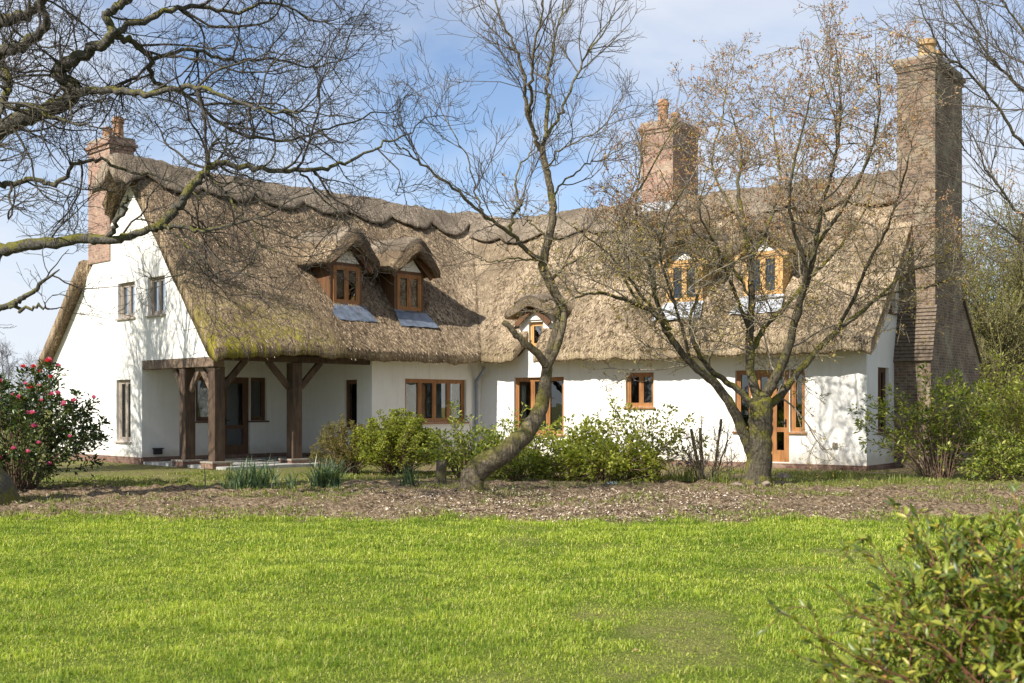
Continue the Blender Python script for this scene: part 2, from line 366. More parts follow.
class MB:
    """collects world-space polygons, built as one mesh object"""
    def __init__(s): s.v = []; s.f = []; s.mi = []; s.k = 0
    def add(s, verts, faces):
        b = len(s.v); s.v.extend([tuple(x) for x in verts])
        for f in faces: s.f.append([b + i for i in f]); s.mi.append(s.k)
    def hexa(s, c):   # 8 corners: bottom loop 0-3, top loop 4-7
        s.add(c, [(3, 2, 1, 0), (4, 5, 6, 7), (0, 1, 5, 4), (1, 2, 6, 5), (2, 3, 7, 6), (3, 0, 4, 7)])
    def box(s, F, s0, s1, z0, z1, d0, d1):
        s.hexa([F(s0, z0, d0), F(s1, z0, d0), F(s1, z0, d1), F(s0, z0, d1), F(s0, z1, d0), F(s1, z1, d0), F(s1, z1, d1), F(s0, z1, d1)])
    def prism(s, F, poly, d0, d1, holes=()):
        rings = [poly] + list(holes)
        flat = [p for r in rings for p in r]
        tri = geometry.tessellate_polygon([[Vector((p[0], p[1], 0)) for p in r] for r in rings])
        n = len(flat); vs = [F(p[0], p[1], d1) for p in flat] + [F(p[0], p[1], d0) for p in flat]
        fs = [tuple(t) for t in tri] + [tuple(n + i for i in reversed(t)) for t in tri]
        b = 0
        for r in rings:
            m = len(r)
            for i in range(m):
                j = (i + 1) % m; fs.append((b + i, b + j, n + b + j, n + b + i))
            b += m
        s.add(vs, fs)
    def beam(s, p, q, w, h, side):
        d = (q - p).normalized(); sd_ = (side - d * side.dot(d)).normalized(); up = d.cross(sd_)
        c = []
        for e in (p, q):
            for a, b in ((-1, -1), (1, -1), (1, 1), (-1, 1)): c.append(e + sd_ * (a * w / 2) + up * (b * h / 2))
        s.hexa(c)
    def build(s, name, mats, parent=None, smooth=False, bevel=0.0, uv=True):
        loc = rootloc(parent)
        me = bpy.data.meshes.new(name)
        me.from_pydata([(x - loc.x, y - loc.y, z - loc.z) for x, y, z in s.v], [], s.f)
        bm = bmesh.new(); bm.from_mesh(me)
        for f, k in zip(bm.faces, s.mi): f.material_index = k
        bmesh.ops.recalc_face_normals(bm, faces=bm.faces)
        if bevel > 0:
            bmesh.ops.bevel(bm, geom=list(bm.edges), offset=bevel, segments=1, affect='EDGES', clamp_overlap=True)
        if uv:
            ul = bm.loops.layers.uv.new('UVMap')
            for f in bm.faces:
                n = f.normal
                if abs(n.z) > 0.75: t = Vector((1, 0, 0)); b = Vector((0, 1, 0))
                else:
                    t = Vector((-n.y, n.x, 0)).normalized(); b = Vector((0, 0, 1))
                for lp in f.loops: lp[ul].uv = (lp.vert.co.dot(t), lp.vert.co.dot(b))
        bm.to_mesh(me); bm.free()
        return put(name, me, parent, mats, smooth)

def np_mesh(name, V, quads=None, tris=None, mats=(), parent=None, smooth=False, loc=None):
    V = np.asarray(V, dtype=np.float32).reshape(-1, 3)
    if loc is None: loc = rootloc(parent)
    V = V - np.array(loc, dtype=np.float32)
    me = bpy.data.meshes.new(name)
    nq = 0 if quads is None else len(quads); ntr = 0 if tris is None else len(tris)
    me.vertices.add(len(V)); me.vertices.foreach_set('co', V.ravel())
    loops = []
    starts = []
    if nq: loops.append(np.asarray(quads, dtype=np.int32).ravel()); starts.append(np.arange(nq, dtype=np.int32) * 4)
    if ntr: loops.append(np.asarray(tris, dtype=np.int32).ravel()); starts.append(np.arange(ntr, dtype=np.int32) * 3 + nq * 4)
    lp = np.concatenate(loops)
    me.loops.add(len(lp)); me.loops.foreach_set('vertex_index', lp)
    me.polygons.add(nq + ntr); me.polygons.foreach_set('loop_start', np.concatenate(starts))
    me.update(calc_edges=True); me.validate()
    o = put(name, me, parent, mats, smooth)
    return o

# ------------------------------------------------------------------ tubes (branches), leaves
def tubes(branches, sides_of):
    """branches: list of (pts list, radii list, level) -> V, quads"""
    groups = {}
    for pts, rad, lev in branches:
        groups.setdefault((len(pts), sides_of(lev)), []).append((pts, rad))
    Vs = []; Qs = []; base = 0
    for (n, k), lst in groups.items():
        A = np.array([[tuple(p) for p in b[0]] for b in lst], dtype=np.float64)
        R = np.array([b[1] for b in lst], dtype=np.float64)
        T = np.empty_like(A); T[:, 1:-1] = A[:, 2:] - A[:, :-2]; T[:, 0] = A[:, 1] - A[:, 0]; T[:, -1] = A[:, -1] - A[:, -2]
        T /= np.linalg.norm(T, axis=2, keepdims=True) + 1e-9
        mean = A[:, -1] - A[:, 0]; mean /= np.linalg.norm(mean, axis=1, keepdims=True) + 1e-9
        ref = np.cross(mean, np.where(np.abs(mean[:, 2:3]) < 0.8, np.array([[0, 0, 1.0]]), np.array([[1.0, 0, 0]])))
        ref /= np.linalg.norm(ref, axis=1, keepdims=True) + 1e-9
        N1 = ref[:, None, :] - T * np.sum(T * ref[:, None, :], axis=2, keepdims=True)
        N1 /= np.linalg.norm(N1, axis=2, keepdims=True) + 1e-9
        N2 = np.cross(T, N1)
        ang = np.arange(k) * 2 * math.pi / k
        V = A[:, :, None, :] + R[:, :, None, None] * (np.cos(ang)[None, None, :, None] * N1[:, :, None, :] + np.sin(ang)[None, None, :, None] * N2[:, :, None, :])
        if k >= 10:
            c0 = A[:, :, None, :]; Fv = 1 + 0.20 * (fbm(V[..., 0] * 5 + V[..., 2] * 1.7 + 50, V[..., 1] * 5 + V[..., 2] * 1.3 + 50, 7, 3) - 0.5) + 0.13 * (fbm(V[..., 0] * 16 + V[..., 2] * 3 + 50, V[..., 1] * 16 - V[..., 2] * 3 + 90, 9, 2) - 0.5)
            V = c0 + (V - c0) * Fv[..., None]
        B = len(lst)
        idx = (np.arange(B)[:, None, None] * n + np.arange(n)[None, :, None]) * k + np.arange(k)[None, None, :] + base
        i00 = idx[:, :-1, :]; i10 = idx[:, 1:, :]; i01 = np.roll(i00, -1, axis=2); i11 = np.roll(i10, -1, axis=2)
        Qs.append(np.stack([i00, i01, i11, i10], axis=3).reshape(-1, 4)); Vs.append(V.reshape(-1, 3)); base += V.size // 3
    return np.concatenate(Vs), np.concatenate(Qs)
def tube_obj(name, branches, mats, parent, sides_of=lambda l: 8 if l == 0 else 5 if l == 1 else 3):
    V, Q = tubes(branches, sides_of)
    return np_mesh(name, V, Q, None, mats, parent, True)

def unit(a): return a / (np.linalg.norm(a, axis=-1, keepdims=True) + 1e-9)
def leaf_arrays(pos, d, up, L, W, detail=False, fold=0.25, droop=0.15):
    pos = np.asarray(pos, float); d = unit(np.asarray(d, float)); n = len(pos)
    side = unit(np.cross(d, up)); nor = np.cross(side, d)
    L = np.asarray(L).reshape(-1, 1) * np.ones((n, 1)); W = np.asarray(W).reshape(-1, 1) * np.ones((n, 1))
    if not detail:
        v0 = pos; v2 = pos + d * L - nor * L * droop
        v1 = pos + d * L * 0.5 + side * W * 0.5 + nor * W * fold; v3 = pos + d * L * 0.5 - side * W * 0.5 + nor * W * fold
        V = np.stack([v0, v1, v2, v3], 1).reshape(-1, 3)
        b = np.arange(n)[:, None] * 4
        T = np.concatenate([b + np.array([[0, 1, 2]]), b + np.array([[0, 2, 3]])])
        return V, None, T
    m1 = pos + d * L * 0.33; m2 = pos + d * L * 0.68 - nor * L * droop * 0.45; tip = pos + d * L - nor * L * droop
    lf = nor * W * fold
    V = np.stack([pos, m1, m2, tip, m1 + side * W * 0.48 + lf, m2 + side * W * 0.4 + lf, m1 - side * W * 0.48 + lf, m2 - side * W * 0.4 + lf], 1).reshape(-1, 3)
    b = np.arange(n)[:, None] * 8
    Q = np.concatenate([b + np.array([[1, 4, 5, 2]]), b + np.array([[1, 2, 7, 6]])])
    T = np.concatenate([b + np.array([[0, 4, 1]]), b + np.array([[4 - 4, 1, 6]]), b + np.array([[2, 5, 3]]), b + np.array([[2, 3, 7]])])
    return V, Q, T
def leaf_obj(name, pos, d, up, L, W, mats, parent, **kw):
    V, Q, T = leaf_arrays(pos, d, up, L, W, **kw)
    return np_mesh(name, V, Q, T, mats, parent)

def rvec(s=1.0): return Vector((random.gauss(0, s), random.gauss(0, s), random.gauss(0, s)))
def grow(out, p, d, L, r, lev, cfg, tips=None):
    seg = cfg['seg'][lev]; n = max(3, int(round(L / seg))); step = L / n
    pts = [p.copy()]; rad = [r]; d = d.normalized(); tr = cfg['trop'][lev]; cr = cfg['crook'][lev]
    rt = max(r * cfg['tip'][lev], cfg['rmin'])
    q = p.copy(); dirs = [d.copy()]
    for i in range(n):
        d = (d + rvec(cr) + tr).normalized()
        q = q + d * step; pts.append(q.copy()); dirs.append(d.copy()); rad.append(r + (rt - r) * (i + 1) / n)
    out.append((pts, rad, lev))
    if tips is not None and lev >= cfg['tiplev']: tips.append((q.copy(), d.copy(), lev))
    if lev + 1 < cfg['levels']:
        spawn(out, pts, dirs, rad, L, lev, cfg, tips)
def spawn(out, pts, dirs, rad, L, lev, cfg, tips, dens=None, lo=None, Lref=None):
    k = L * (cfg['dens'][lev] if dens is None else dens); k = int(k) + (random.random() < k - int(k))
    n = len(pts) - 1; lo = cfg['lo'][lev] if lo is None else lo
    for _ in range(k):
        t = lo + (1 - lo) * random.random(); x = t * n; i = min(int(x), n - 1); f = x - i
        q = pts[i].lerp(pts[i + 1], f); r = rad[i] + (rad[i + 1] - rad[i]) * f; d = dirs[min(i + 1, n)]
        az = rvec(); az = az - d * az.dot(d)
        if az.length < 1e-4: continue
        az.normalize(); az.z *= cfg.get('flat', 1.0); az = az + cfg['bias'][lev]
        if az.length < 1e-3: continue
        an = math.radians(random.uniform(*cfg['ang'][lev])); nd = d * math.cos(an) + az.normalized() * math.sin(an)
        cl = random.uniform(*cfg['len'][lev]) * (1.15 - 0.6 * t)
        if Lref: cl *= Lref
        cr_ = max(min(r * 0.75, cfg['rc'][lev] * (0.6 + 0.7 * random.random()) * (0.6 + 0.4 * cl / cfg['len'][lev][1])), cfg['rmin'])
        grow(out, q, nd, cl, cr_, lev + 1, cfg, tips)
def spline(pts, sub=6, jit=0.0):
    pts = [Vector(p) for p in pts]
    out = []
    n = len(pts)
    for i in range(n - 1):
        p0 = pts[max(i - 1, 0)]; p1 = pts[i]; p2 = pts[i + 1]; p3 = pts[min(i + 2, n - 1)]
        for k in range(sub):
            t = k / sub
            out.append(0.5 * ((2 * p1) + (p2 - p0) * t + (2 * p0 - 5 * p1 + 4 * p2 - p3) * t * t + (3 * p1 - p0 - 3 * p2 + p3) * t ** 3))
    out.append(pts[-1].copy())
    if jit:
        for k in range(1, len(out) - 1): out[k] = out[k] + rvec(jit)
    return out
def limb(out, path, r0, r1, cfg=None, tips=None, dens=None, lo=0.1, jit=0.02, sub=6, power=1.0, Lref=None, lev=0):
    pts = spline([P(*p) if not isinstance(p, Vector) else p for p in path], sub, jit); n = len(pts) - 1
    rad = [r0 + (r1 - r0) * (i / n) ** power for i in range(n + 1)]
    out.append((pts, rad, 0))
    if cfg:
        L = sum((pts[i + 1] - pts[i]).length for i in range(n))
        dirs = [(pts[min(i + 1, n)] - pts[max(i - 1, 0)]).normalized() for i in range(n + 1)]
        tw = []
        spawn(tw, pts, dirs, rad, L, lev, cfg, tips, dens, lo, Lref)
        if r1 < 0.06: grow(tw, pts[-1], dirs[-1], random.uniform(*cfg['len'][lev]) * 0.6 * (Lref or 1), r1, lev + 1, cfg, tips)
        return tw
    return []

# ------------------------------------------------------------------ ground
def lawn_edge(x):
    return 16.2 + 0.5 * (fbm(x * 0.45 + 3.1, x * 0 + 0.5, 5) - 0.5) * 2 + 0.7 * (fbm(x * 1.7, x * 0 + 9.5, 8) - 0.5) * 2 + np.where(x > 4, (x - 4) * 0.02, 0)
def gz(x, y):
    bed = np.clip((y - 15.6) / 1.2, 0, 1) * np.clip((29 - y) / 2.5, 0, 1)
    bed2 = np.clip((y - 15.8) / 1.0, 0, 1) * np.clip((25.5 - y) / 2.0, 0, 1)
    return bed * (fbm(x * 2.2, y * 2.2, 3) - 0.5) * 0.07 + bed2 * ((fbm(x * 6, y * 6, 11, 4) - 0.5) * 0.26 + 0.05) + np.clip((16 - y) / 2, 0, 1) * (fbm(x * 0.5, y * 0.5, 21) - 0.5) * 0.05
def gz1(x, y): return float(gz(np.array([x]), np.array([y]))[0])
def make_ground():
    fx = np.concatenate([-np.geomspace(1800, 24, 22), np.arange(-23, 23.01, 0.14), np.geomspace(24, 1800, 22)])
    fy = np.concatenate([[-600, -150, -40, -10, 0, 3], np.arange(5, 15.5, 0.4), np.arange(15.6, 30, 0.12), np.arange(30, 46, 0.8), np.geomspace(47, 2600, 22)])
    X, Y = np.meshgrid(fx, fy); Z = gz(X, Y)
    V = np.stack([X, Y, Z], 2).reshape(-1, 3); nx = len(fx); ny = len(fy)
    i = (np.arange(ny - 1)[:, None] * nx + np.arange(nx - 1)[None, :]).ravel()
    o = np_mesh('ground', V, np.stack([i, i + 1, i + nx + 1, i + nx], 1), None, ['soil'], None, True, loc=(0, 0, 0))
    g = np.zeros_like(X)
    g = np.maximum(g, np.where((Y > 23.5), 0.40, 0.0))
    g = np.maximum(g, np.where((Y > 22) & (X < -3.4), 0.46, 0.0))
    g = np.maximum(g, np.where((Y > 22.2) & (X > 5.5) & (Y < 27.5), 0.45, 0.0))
    g = np.where((Y > 40) | (Y < 15) | (np.abs(X) > 22), 1.0, g)
    a = o.data.attributes.new('green', 'FLOAT', 'POINT'); a.data.foreach_set('value', g.ravel().astype(np.float32))
    o['kind'] = 'structure'
    # lawn sheet with a ragged far edge
    lx = np.arange(-16, 16.01, 0.12); t = np.linspace(0, 1, 60)
    e = lawn_edge(lx); X = np.repeat(lx[None, :], 60, 0); Y = 1.0 + (e[None, :] - 1.0) * t[:, None]
    Z = gz(X, Y) + 0.012; Z[-1] -= 0.02
    V = np.stack([X, Y, Z], 2).reshape(-1, 3); nx = len(lx)
    i = (np.arange(59)[:, None] * nx + np.arange(nx - 1)[None, :]).ravel()
    bb_ = fbm(X * 0.8 + 20, Y * 0.8, 71, 4); bare_ = 1 - np.clip(1.5 - (bb_ - 0.50 + 0.07 * np.clip(X / 3, -1, 1) + 0.07 * np.clip((8.5 - Y) / 3, -1, 1)) * 5, 0.0, 1)
    o = np_mesh('lawn', V, np.stack([i, i + 1, i + nx + 1, i + nx], 1), None, ['lawn'], None, True, loc=(0, 0, 0))
    o['kind'] = 'structure'
    at = o.data.attributes.new('bare', 'FLOAT', 'POINT'); at.data.foreach_set('value', bare_.ravel().astype(np.float32))
make_ground()

# ------------------------------------------------------------------ house frames
HB_L, HB_R = 4.9, 4.8
uL = Vector((0.7037, 0.7105, 0)); nL = Vector((0.7105, -0.7037, 0))
uR = Vector((-0.8, 0.6, 0)); nR = Vector((-0.6, -0.8, 0))
OL = Vector((-7.42, 28.75, 0)) - nL * HB_L
OR = Vector((8.75, 28.0, 0)) - nR * HB_R
def L3(a, b, z): return OL + uL * a + nL * b + Vector((0, 0, z))
def R3(a, b, z): return OR + uR * a + nR * b + Vector((0, 0, z))
def isect(p, d, q, e):
    den = d.x * e.y - d.y * e.x; t = ((q.x - p.x) * e.y - (q.y - p.y) * e.x) / den; return p + d * t
RI = isect(OL, uL, OR, uR); EI = isect(L3(0, HB_L, 0), uL, R3(0, HB_R, 0), uR)
aIL = (RI - OL).dot(uL); aEL = (EI - OL).dot(uL); aIR = (RI - OR).dot(uR); aER = (EI - OR).dot(uR)
ZR = 8.42
ZEL, ZER = 2.84, 2.93
LIP = 0.33
HBB_L = 5.65
SL_L = (ZR - ZEL - LIP) / HB_L; SL_R = (ZR - ZER - LIP) / HB_R
WB_L, WB_R = 4.3, 4.15          # front wall offsets from the ridge
NOTCH = 10.52                     # wall dormer position on the right wing
house = thing('thatched_house', 'long white thatched house with three brick chimneys behind the bare garden trees', 'house', OL + uL * 6 + nL * 2)

def roof_z(wing, q): return ZR - (SL_L if wing == 'L' else SL_R) * q
def back_k(wing): return HB_L / HBB_L if wing == 'L' else 1.0
def smax(a, b, k): return np.maximum(a, b) + k * 0.25 * np.clip(1 - np.abs(a - b) / k, 0, None) ** 2

def wing_surface(wing, A, Q, lift=0.0):
    """world points on the front/back thatch, vectorised (A along ridge, Q from ridge)"""
    o, u, n, hb, sl, ze = (OL, uL, nL, HB_L, SL_L, ZEL) if wing == 'L' else (OR, uR, nR, HB_R, SL_R, ZER)
    o2, n2, sl2, hb2 = (OR, nR, SL_R, HB_R) if wing == 'L' else (OL, nL, SL_L, HB_L)
    X = o.x + u.x * A + n.x * Q; Y = o.y + u.y * A + n.y * Q
    aq = np.where(Q < 0, -Q * back_k(wing), Q)
    aIw, aEw = (aIL, aEL) if wing == 'L' else (aIR, aER)
    toval = np.where(Q > 0, aIw + (aEw - aIw) * np.clip(Q / hb, 0, 1.02) - A, aIw + 4 - A)
    vw = np.clip(toval / 1.0, 0, 1)
    Z = ZR - sl * np.sqrt(aq * aq + 0.09) + sl * 0.02
    b2 = (X - o2.x) * n2.x + (Y - o2.y) * n2.y
    Z2 = ZR - sl2 * np.sqrt(b2 * b2 + 0.09) + sl2 * 0.02
    k = 1.5 * np.clip(1 - aq / hb, 0, 1) ** 0.7 + 0.12
    Zm = smax(Z, Z2, k)
    Z = np.where(Q > 0, Z + np.clip(Zm - np.maximum(Z, Z2), 0, None), Z)
    # verge rounding at the gable end and gentle sag of old thatch
    Z = Z - 0.10 * np.clip(1 - A / 0.3, 0, 1) ** 2
    Z = Z + (fbm(A * 0.35 + 3, Q * 0.4 + 7, 31 if wing == 'L' else 37) - 0.5) * 0.22 * vw * np.clip(aq / 1.5, 0, 1)
    nzv = (fbm(A * 2.6, Q * 1.5 + 40, 41 if wing == 'L' else 43, 4) - 0.5) * 0.15 + (fbm(A * 9, Q * 4 + 40, 51, 2) - 0.5) * 0.06
    if wing == 'L': Z = Z + np.clip(1 - aq / hb, 0, 1) ** 2.2 * (0.30 * np.clip(toval / 2.5, 0, 1) + 0.24 * np.clip(1 - A / 1.8, 0, 1))
    if wing == 'L': Z = Z + (ZER - ZEL) * np.clip(A / aEL, 0, 1) * aq / hb
    Z = Z + nzv * vw + (fbm(X * 2.2 + 60, Y * 2.2 + 60, 47, 4) - 0.5) * 0.15 * (1 - vw) + lift
    return X, Y, Z
def qmax_of(wing, A):
    if wing == 'L': return np.full_like(A, HB_L)
    t = np.abs(A - NOTCH)
    return HB_R - 1.05 * np.clip((0.36 - t) / 0.12, 0, 1)
def make_wing_roof(wing):
    u, n, hb, sl, ze, aI, aE, o = (uL, nL, HB_L, SL_L, ZEL, aIL, aEL, OL) if wing == 'L' else (uR, nR, HB_R, SL_R, ZER, aIR, aER, OR)
    NA = 230; NQ = 100
    f = np.linspace(0, 1, NA)
    qs = np.concatenate([np.linspace(-1, -0.012, 80), np.linspace(0, 1, NQ)])        # back to ridge to front
    V = []; UV = []; rows = []
    def row(qn, dz, dq, under=False):
        q0 = qn * hb / (back_k(wing) if qn < 0 else 1)
        aend = aI + (aE - aI) * qn
        a0 = 1.06 if wing == 'L' and -2.74 < q0 < -1.28 else 0.0
        A = a0 + f * (aend - a0)
        qm = qmax_of(wing, A) if qn > 0 else np.full_like(A, hb)
        Q = q0 * (qm / hb) + dq
        if wing == 'R' and qn > 0: pass
        X, Y, Z = wing_surface(wing, A, Q)
        Z = Z + dz
        rows.append(np.stack([X, Y, Z], 1)); UV.append(np.stack([A, Q * math.sqrt(1 + sl * sl)], 1))
    # underside back, then top back -> ridge -> top front, lip, underside front (closed loop of rows)
    NU = 14
    lip = [(0.055, -0.10), (0.06, -0.20), (0.03, -0.29), (-0.05, -0.33)]
    row(-1, -LIP, 0.05); row(-1, -0.22, -0.05); row(-1, -0.08, -0.06)
    for q in qs: row(q, 0.0, 0.0)
    for dq, dz in lip: row(1, dz - 0.0, dq)
    top = len(rows)
    for q in np.linspace(0.93, -0.97, NU * 2): row(q, -0.47 - (0.0), 0.0)
    R = len(rows); V = np.concatenate(rows); UVv = np.concatenate(UV)
    j = np.arange(R)[:, None]; i = np.arange(NA - 1)[None, :]; jn = (j + 1) % R
    Qd = np.stack([j * NA + i, j * NA + i + 1, jn * NA + i + 1, jn * NA + i], 2).reshape(-1, 4)
    if wing == 'R': Qd = Qd[:, ::-1]
    # verge cap at the gable end
    loop = [r * NA for r in range(R)]
    topi = [r * NA for r in range(0, top)]; boti = [r * NA for r in range(top, R)][::-1]
    caps = []
    m = len(topi) - 1; nb = len(boti) - 1
    for k in range(m):
        b0 = boti[round(k * nb / m)]; b1 = boti[round((k + 1) * nb / m)]
        if b0 == b1: caps.append((topi[k], topi[k + 1], b0))
        else: caps.append((topi[k], topi[k + 1], b1)); caps.append((topi[k], b1, b0))
    ob = np_mesh('roof', V, Qd, np.array(caps), ['thatch' if wing == 'L' else 'thatch_right'], house, True)
    me = ob.data
    li = np.empty(len(me.loops), dtype=np.int32); me.loops.foreach_get('vertex_index', li)
    ul = me.uv_layers.new(name='UVMap'); ul.data.foreach_set('uv', UVv[li].astype(np.float32).ravel())
    moss = np.zeros(len(V))
    A = UVv[:, 0]; Q = UVv[:, 1] / math.sqrt(1 + sl * sl)
    if wing == 'L': moss = 0.75 * np.clip((Q - 3.3) / 1.5, 0, 1) * np.clip((4.2 - A) / 1.6, 0.0, 1) + np.clip((0.8 - A) / 0.8, 0, 1) * np.clip((Q - 2.5) / 2, 0, 1) * 0.3
    moss = moss + np.clip((Q - hb + 0.5) / 0.5, 0, 1) * 0.12
    at = me.attributes.new('moss', 'FLOAT', 'POINT'); at.data.foreach_set('value', np.clip(moss, 0, 1).astype(np.float32))
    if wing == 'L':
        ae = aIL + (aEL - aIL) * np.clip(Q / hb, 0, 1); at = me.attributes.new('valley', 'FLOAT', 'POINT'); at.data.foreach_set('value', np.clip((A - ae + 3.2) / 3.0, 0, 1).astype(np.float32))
    return ob
roofL = make_wing_roof('L')
roofL['label'] = 'mossy brown thatch over the porch wing'
roofR = make_wing_roof('R')
# join both slopes into one roof and weld them along the valley so the thatch sweeps round smoothly
with bpy.context.temp_override(active_object=roofL, object=roofL, selected_objects=[roofL, roofR], selected_editable_objects=[roofL, roofR]):
    bpy.ops.object.join()
roofR = roofL
del roofL['label']
bm = bmesh.new(); bm.from_mesh(roofL.data)
off = Vector(house.location)
vs_ = [v for v in bm.verts if v.is_boundary and (v.co.x + off.x - RI.x) * (EI.y - RI.y) * 1.0 - (v.co.y + off.y - RI.y) * (EI.x - RI.x) < 1.2 and (v.co.x + off.x - RI.x) * (EI.y - RI.y) - (v.co.y + off.y - RI.y) * (EI.x - RI.x) > -1.2]
n0 = len(bm.verts); bmesh.ops.remove_doubles(bm, verts=vs_, dist=0.03); print('welded', n0 - len(bm.verts))
bm.to_mesh(roofL.data); bm.free()

def straw_on(wing, N, parent, seed):
    rg = np.random.default_rng(seed)
    hb, aI, aE, sl, u, n = (HB_L, aIL, aEL, SL_L, uL, nL) if wing == 'L' else (HB_R, aIR, aER, SL_R, uR, nR)
    Q = hb * rg.random(N) ** 0.85; aend = aI + (aE - aI) * Q / hb; A = rg.random(N) * aend
    Q = Q * (qmax_of(wing, A) / hb)
    eave = int(N * 0.05); A[:eave] = rg.random(eave) * aE; Q[:eave] = qmax_of(wing, A[:eave]) + rg.normal(0, 0.03, eave) - 0.02
    X, Y, Z = wing_surface(wing, A, Q)
    Z[:eave] -= rg.random(eave) * LIP * 0.9
    nn = np.array([n.x * sl, n.y * sl, 1.0]); nn = nn / np.linalg.norm(nn)
    down = np.array([n.x, n.y, -sl]); down = down / np.linalg.norm(down); uu = np.array([u.x, u.y, 0])
    slant = 0.35 if wing == 'R' else 0.0
    th = rg.normal(slant, 0.22, N)[:, None]
    d = down * np.cos(th) + uu * np.sin(th) + nn * rg.normal(0.09, 0.07, N)[:, None]
    L = rg.uniform(0.07, 0.2, N); W = rg.uniform(0.006, 0.014, N)
    L[:eave] *= 0.6
    pos = np.stack([X, Y, Z], 1) - nn * 0.005
    mk = np.ones(N, bool)
    if wing == 'L': mk = ~((A < 4.0) & (Q > 2.6) & (rg.random(N) < 0.8))
    up = nn + rg.normal(0, 0.5, (N, 3))
    pos, d, up, L, W = pos[mk], d[mk], up[mk], L[mk], W[mk]
    V, Qd, T = leaf_arrays(pos, d, up, L, W, fold=0.0, droop=0.1)
    o = np_mesh('straw', V, Qd, T, ['straw'], parent); o['kind'] = 'stuff'
straw_on('L', 75000, roofL, 3)
straw_on('R', 75000, roofR, 4)

def ridge_cap(wing, a0, a1, parent):
    u, n, hb, sl, o = (uL, nL, HB_L, SL_L, OL) if wing == 'L' else (uR, nR, HB_R, SL_R, OR)
    NA = 260; A = np.linspace(a0, a1, NA); rows = []; UV = []
    sc_ = (0.74 if wing == 'L' else 0.95) + 0.27 * np.abs(np.sin(math.pi * (A - 0.3) / 1.75)) ** 0.8
    prof = [(-1, -0.05), (-1, 0.10)] + [(t, 0.15 + 0.08 * abs(t)) for t in np.linspace(-0.9, 0.9, 24)] + [(0.97, 0.24), (1.05, 0.21), (1.07, 0.15), (0.98, 0.07), (0.85, -0.02)]
    for t, lift in prof:
        Q = t * sc_
        X, Y, Z = wing_surface(wing, np.clip(A, 0.36, None), Q, lift)
        X = o.x + u.x * A + n.x * Q; Y = o.y + u.y * A + n.y * Q
        e = np.clip(1 - (A - a0) / 0.3, 0, 1); Z = Z - 0.12 * e ** 2.2
        rows.append(np.stack([X, Y, Z], 1)); UV.append(np.stack([A, Q * 1.48], 1))
    for t in (0.5, 0.0, -0.5):
        Q = t * sc_; X = o.x + u.x * A + n.x * Q; Y = o.y + u.y * A + n.y * Q; Z = ZR - sl * np.abs(Q) - 0.22
        rows.append(np.stack([X, Y, Z], 1)); UV.append(np.stack([A, Q * 1.48], 1))
    R = len(rows); V = np.concatenate(rows); UVv = np.concatenate(UV)
    j = np.arange(R)[:, None]; i = np.arange(NA - 1)[None, :]; jn = (j + 1) % R
    Qd = np.stack([j * NA + i, j * NA + i + 1, jn * NA + i + 1, jn * NA + i], 2).reshape(-1, 4)
    if wing == 'R': Qd = Qd[:, ::-1]
    c = V[[r * NA for r in range(R)]].mean(0); V = np.concatenate([V, [c]]); UVv = np.concatenate([UVv, [[a0, 0]]]); ci = len(V) - 1
    caps = np.array([(r * NA, ((r + 1) % R) * NA, ci) for r in range(R)])
    ob = np_mesh('ridge_cap', V, Qd, caps, ['thatch_ridge'], parent, True); me = ob.data
    li = np.empty(len(me.loops), dtype=np.int32); me.loops.foreach_get('vertex_index', li)
    me.uv_layers.new(name='UVMap').data.foreach_set('uv', UVv[li].astype(np.float32).ravel())
ridge_cap('L', -0.42, aIL + 0.1, roofL)
ridge_cap('R', -0.3, aIR + 0.1, roofR)

# ------------------------------------------------------------------ walls
PB = 0.54           # porch back wall offset
PA = 5.43           # porch side wall
GA_L, GA_R = 0.30, 0.35
FgL = lambda s, z, d: L3(GA_L - d, s, z)
FpB = lambda s, z, d: L3(s, PB + d, z)
FpS = lambda s, z, d: L3(PA - d, s, z)
FfL = lambda s, z, d: L3(s, WB_L + d, z)
FfR = lambda s, z, d: R3(s, WB_R + d, z)
FgR = lambda s, z, d: R3(GA_R - d, s, z)
WI = isect(L3(0, WB_L, 0), uL, R3(0, WB_R, 0), uR); aWL = (WI - OL).dot(uL); aWR = (WI - OR).dot(uR)
def rect(s0, s1, z0, z1): return [(s0, z0), (s1, z0), (s1, z1), (s0, z1)]
WIN = []   # (F, s0, s1, z0, z1, panes, material, glass, curtain, sill)
def win(F, s0, s1, z0, z1, n, mat='oak', glass='glass', cur=None, door=False, sill=True, lbl=None):
    WIN.append((F, s0, s1, z0, z1, n, mat, glass, cur, door, sill, lbl)); return rect(s0, s1, z0, z1)
def rl(wing, b): return roof_z(wing, abs(b) * (back_k(wing) if b < 0 else 1)) - 0.28
w_ = MB()
hg = [win(FgL, -0.98, -0.12, 0.62, 2.38, 2, 'oak_grey', 'glass', None, lbl='tall pale-framed window low on the gable'),
      win(FgL, -0.88, 0.12, 4.13, 5.14, 2, 'oak_grey', 'glass_sky', lbl='left upper gable window reflecting blue sky'), win(FgL, 0.88, 1.82, 4.12, 5.17, 2, 'oak_grey', 'glass_sky', lbl='right upper gable window reflecting blue sky')]
bk = -5.25
polyg = [(bk, 0), (PB, 0), (PB, 2.89), (WB_L, 2.89), (WB_L, rl('L', WB_L)), (0.25, rl('L', 0.25)), (-0.25, rl('L', 0.25)), (bk, rl('L', bk))]
w_.prism(FgL, polyg, -0.3, 0, hg)
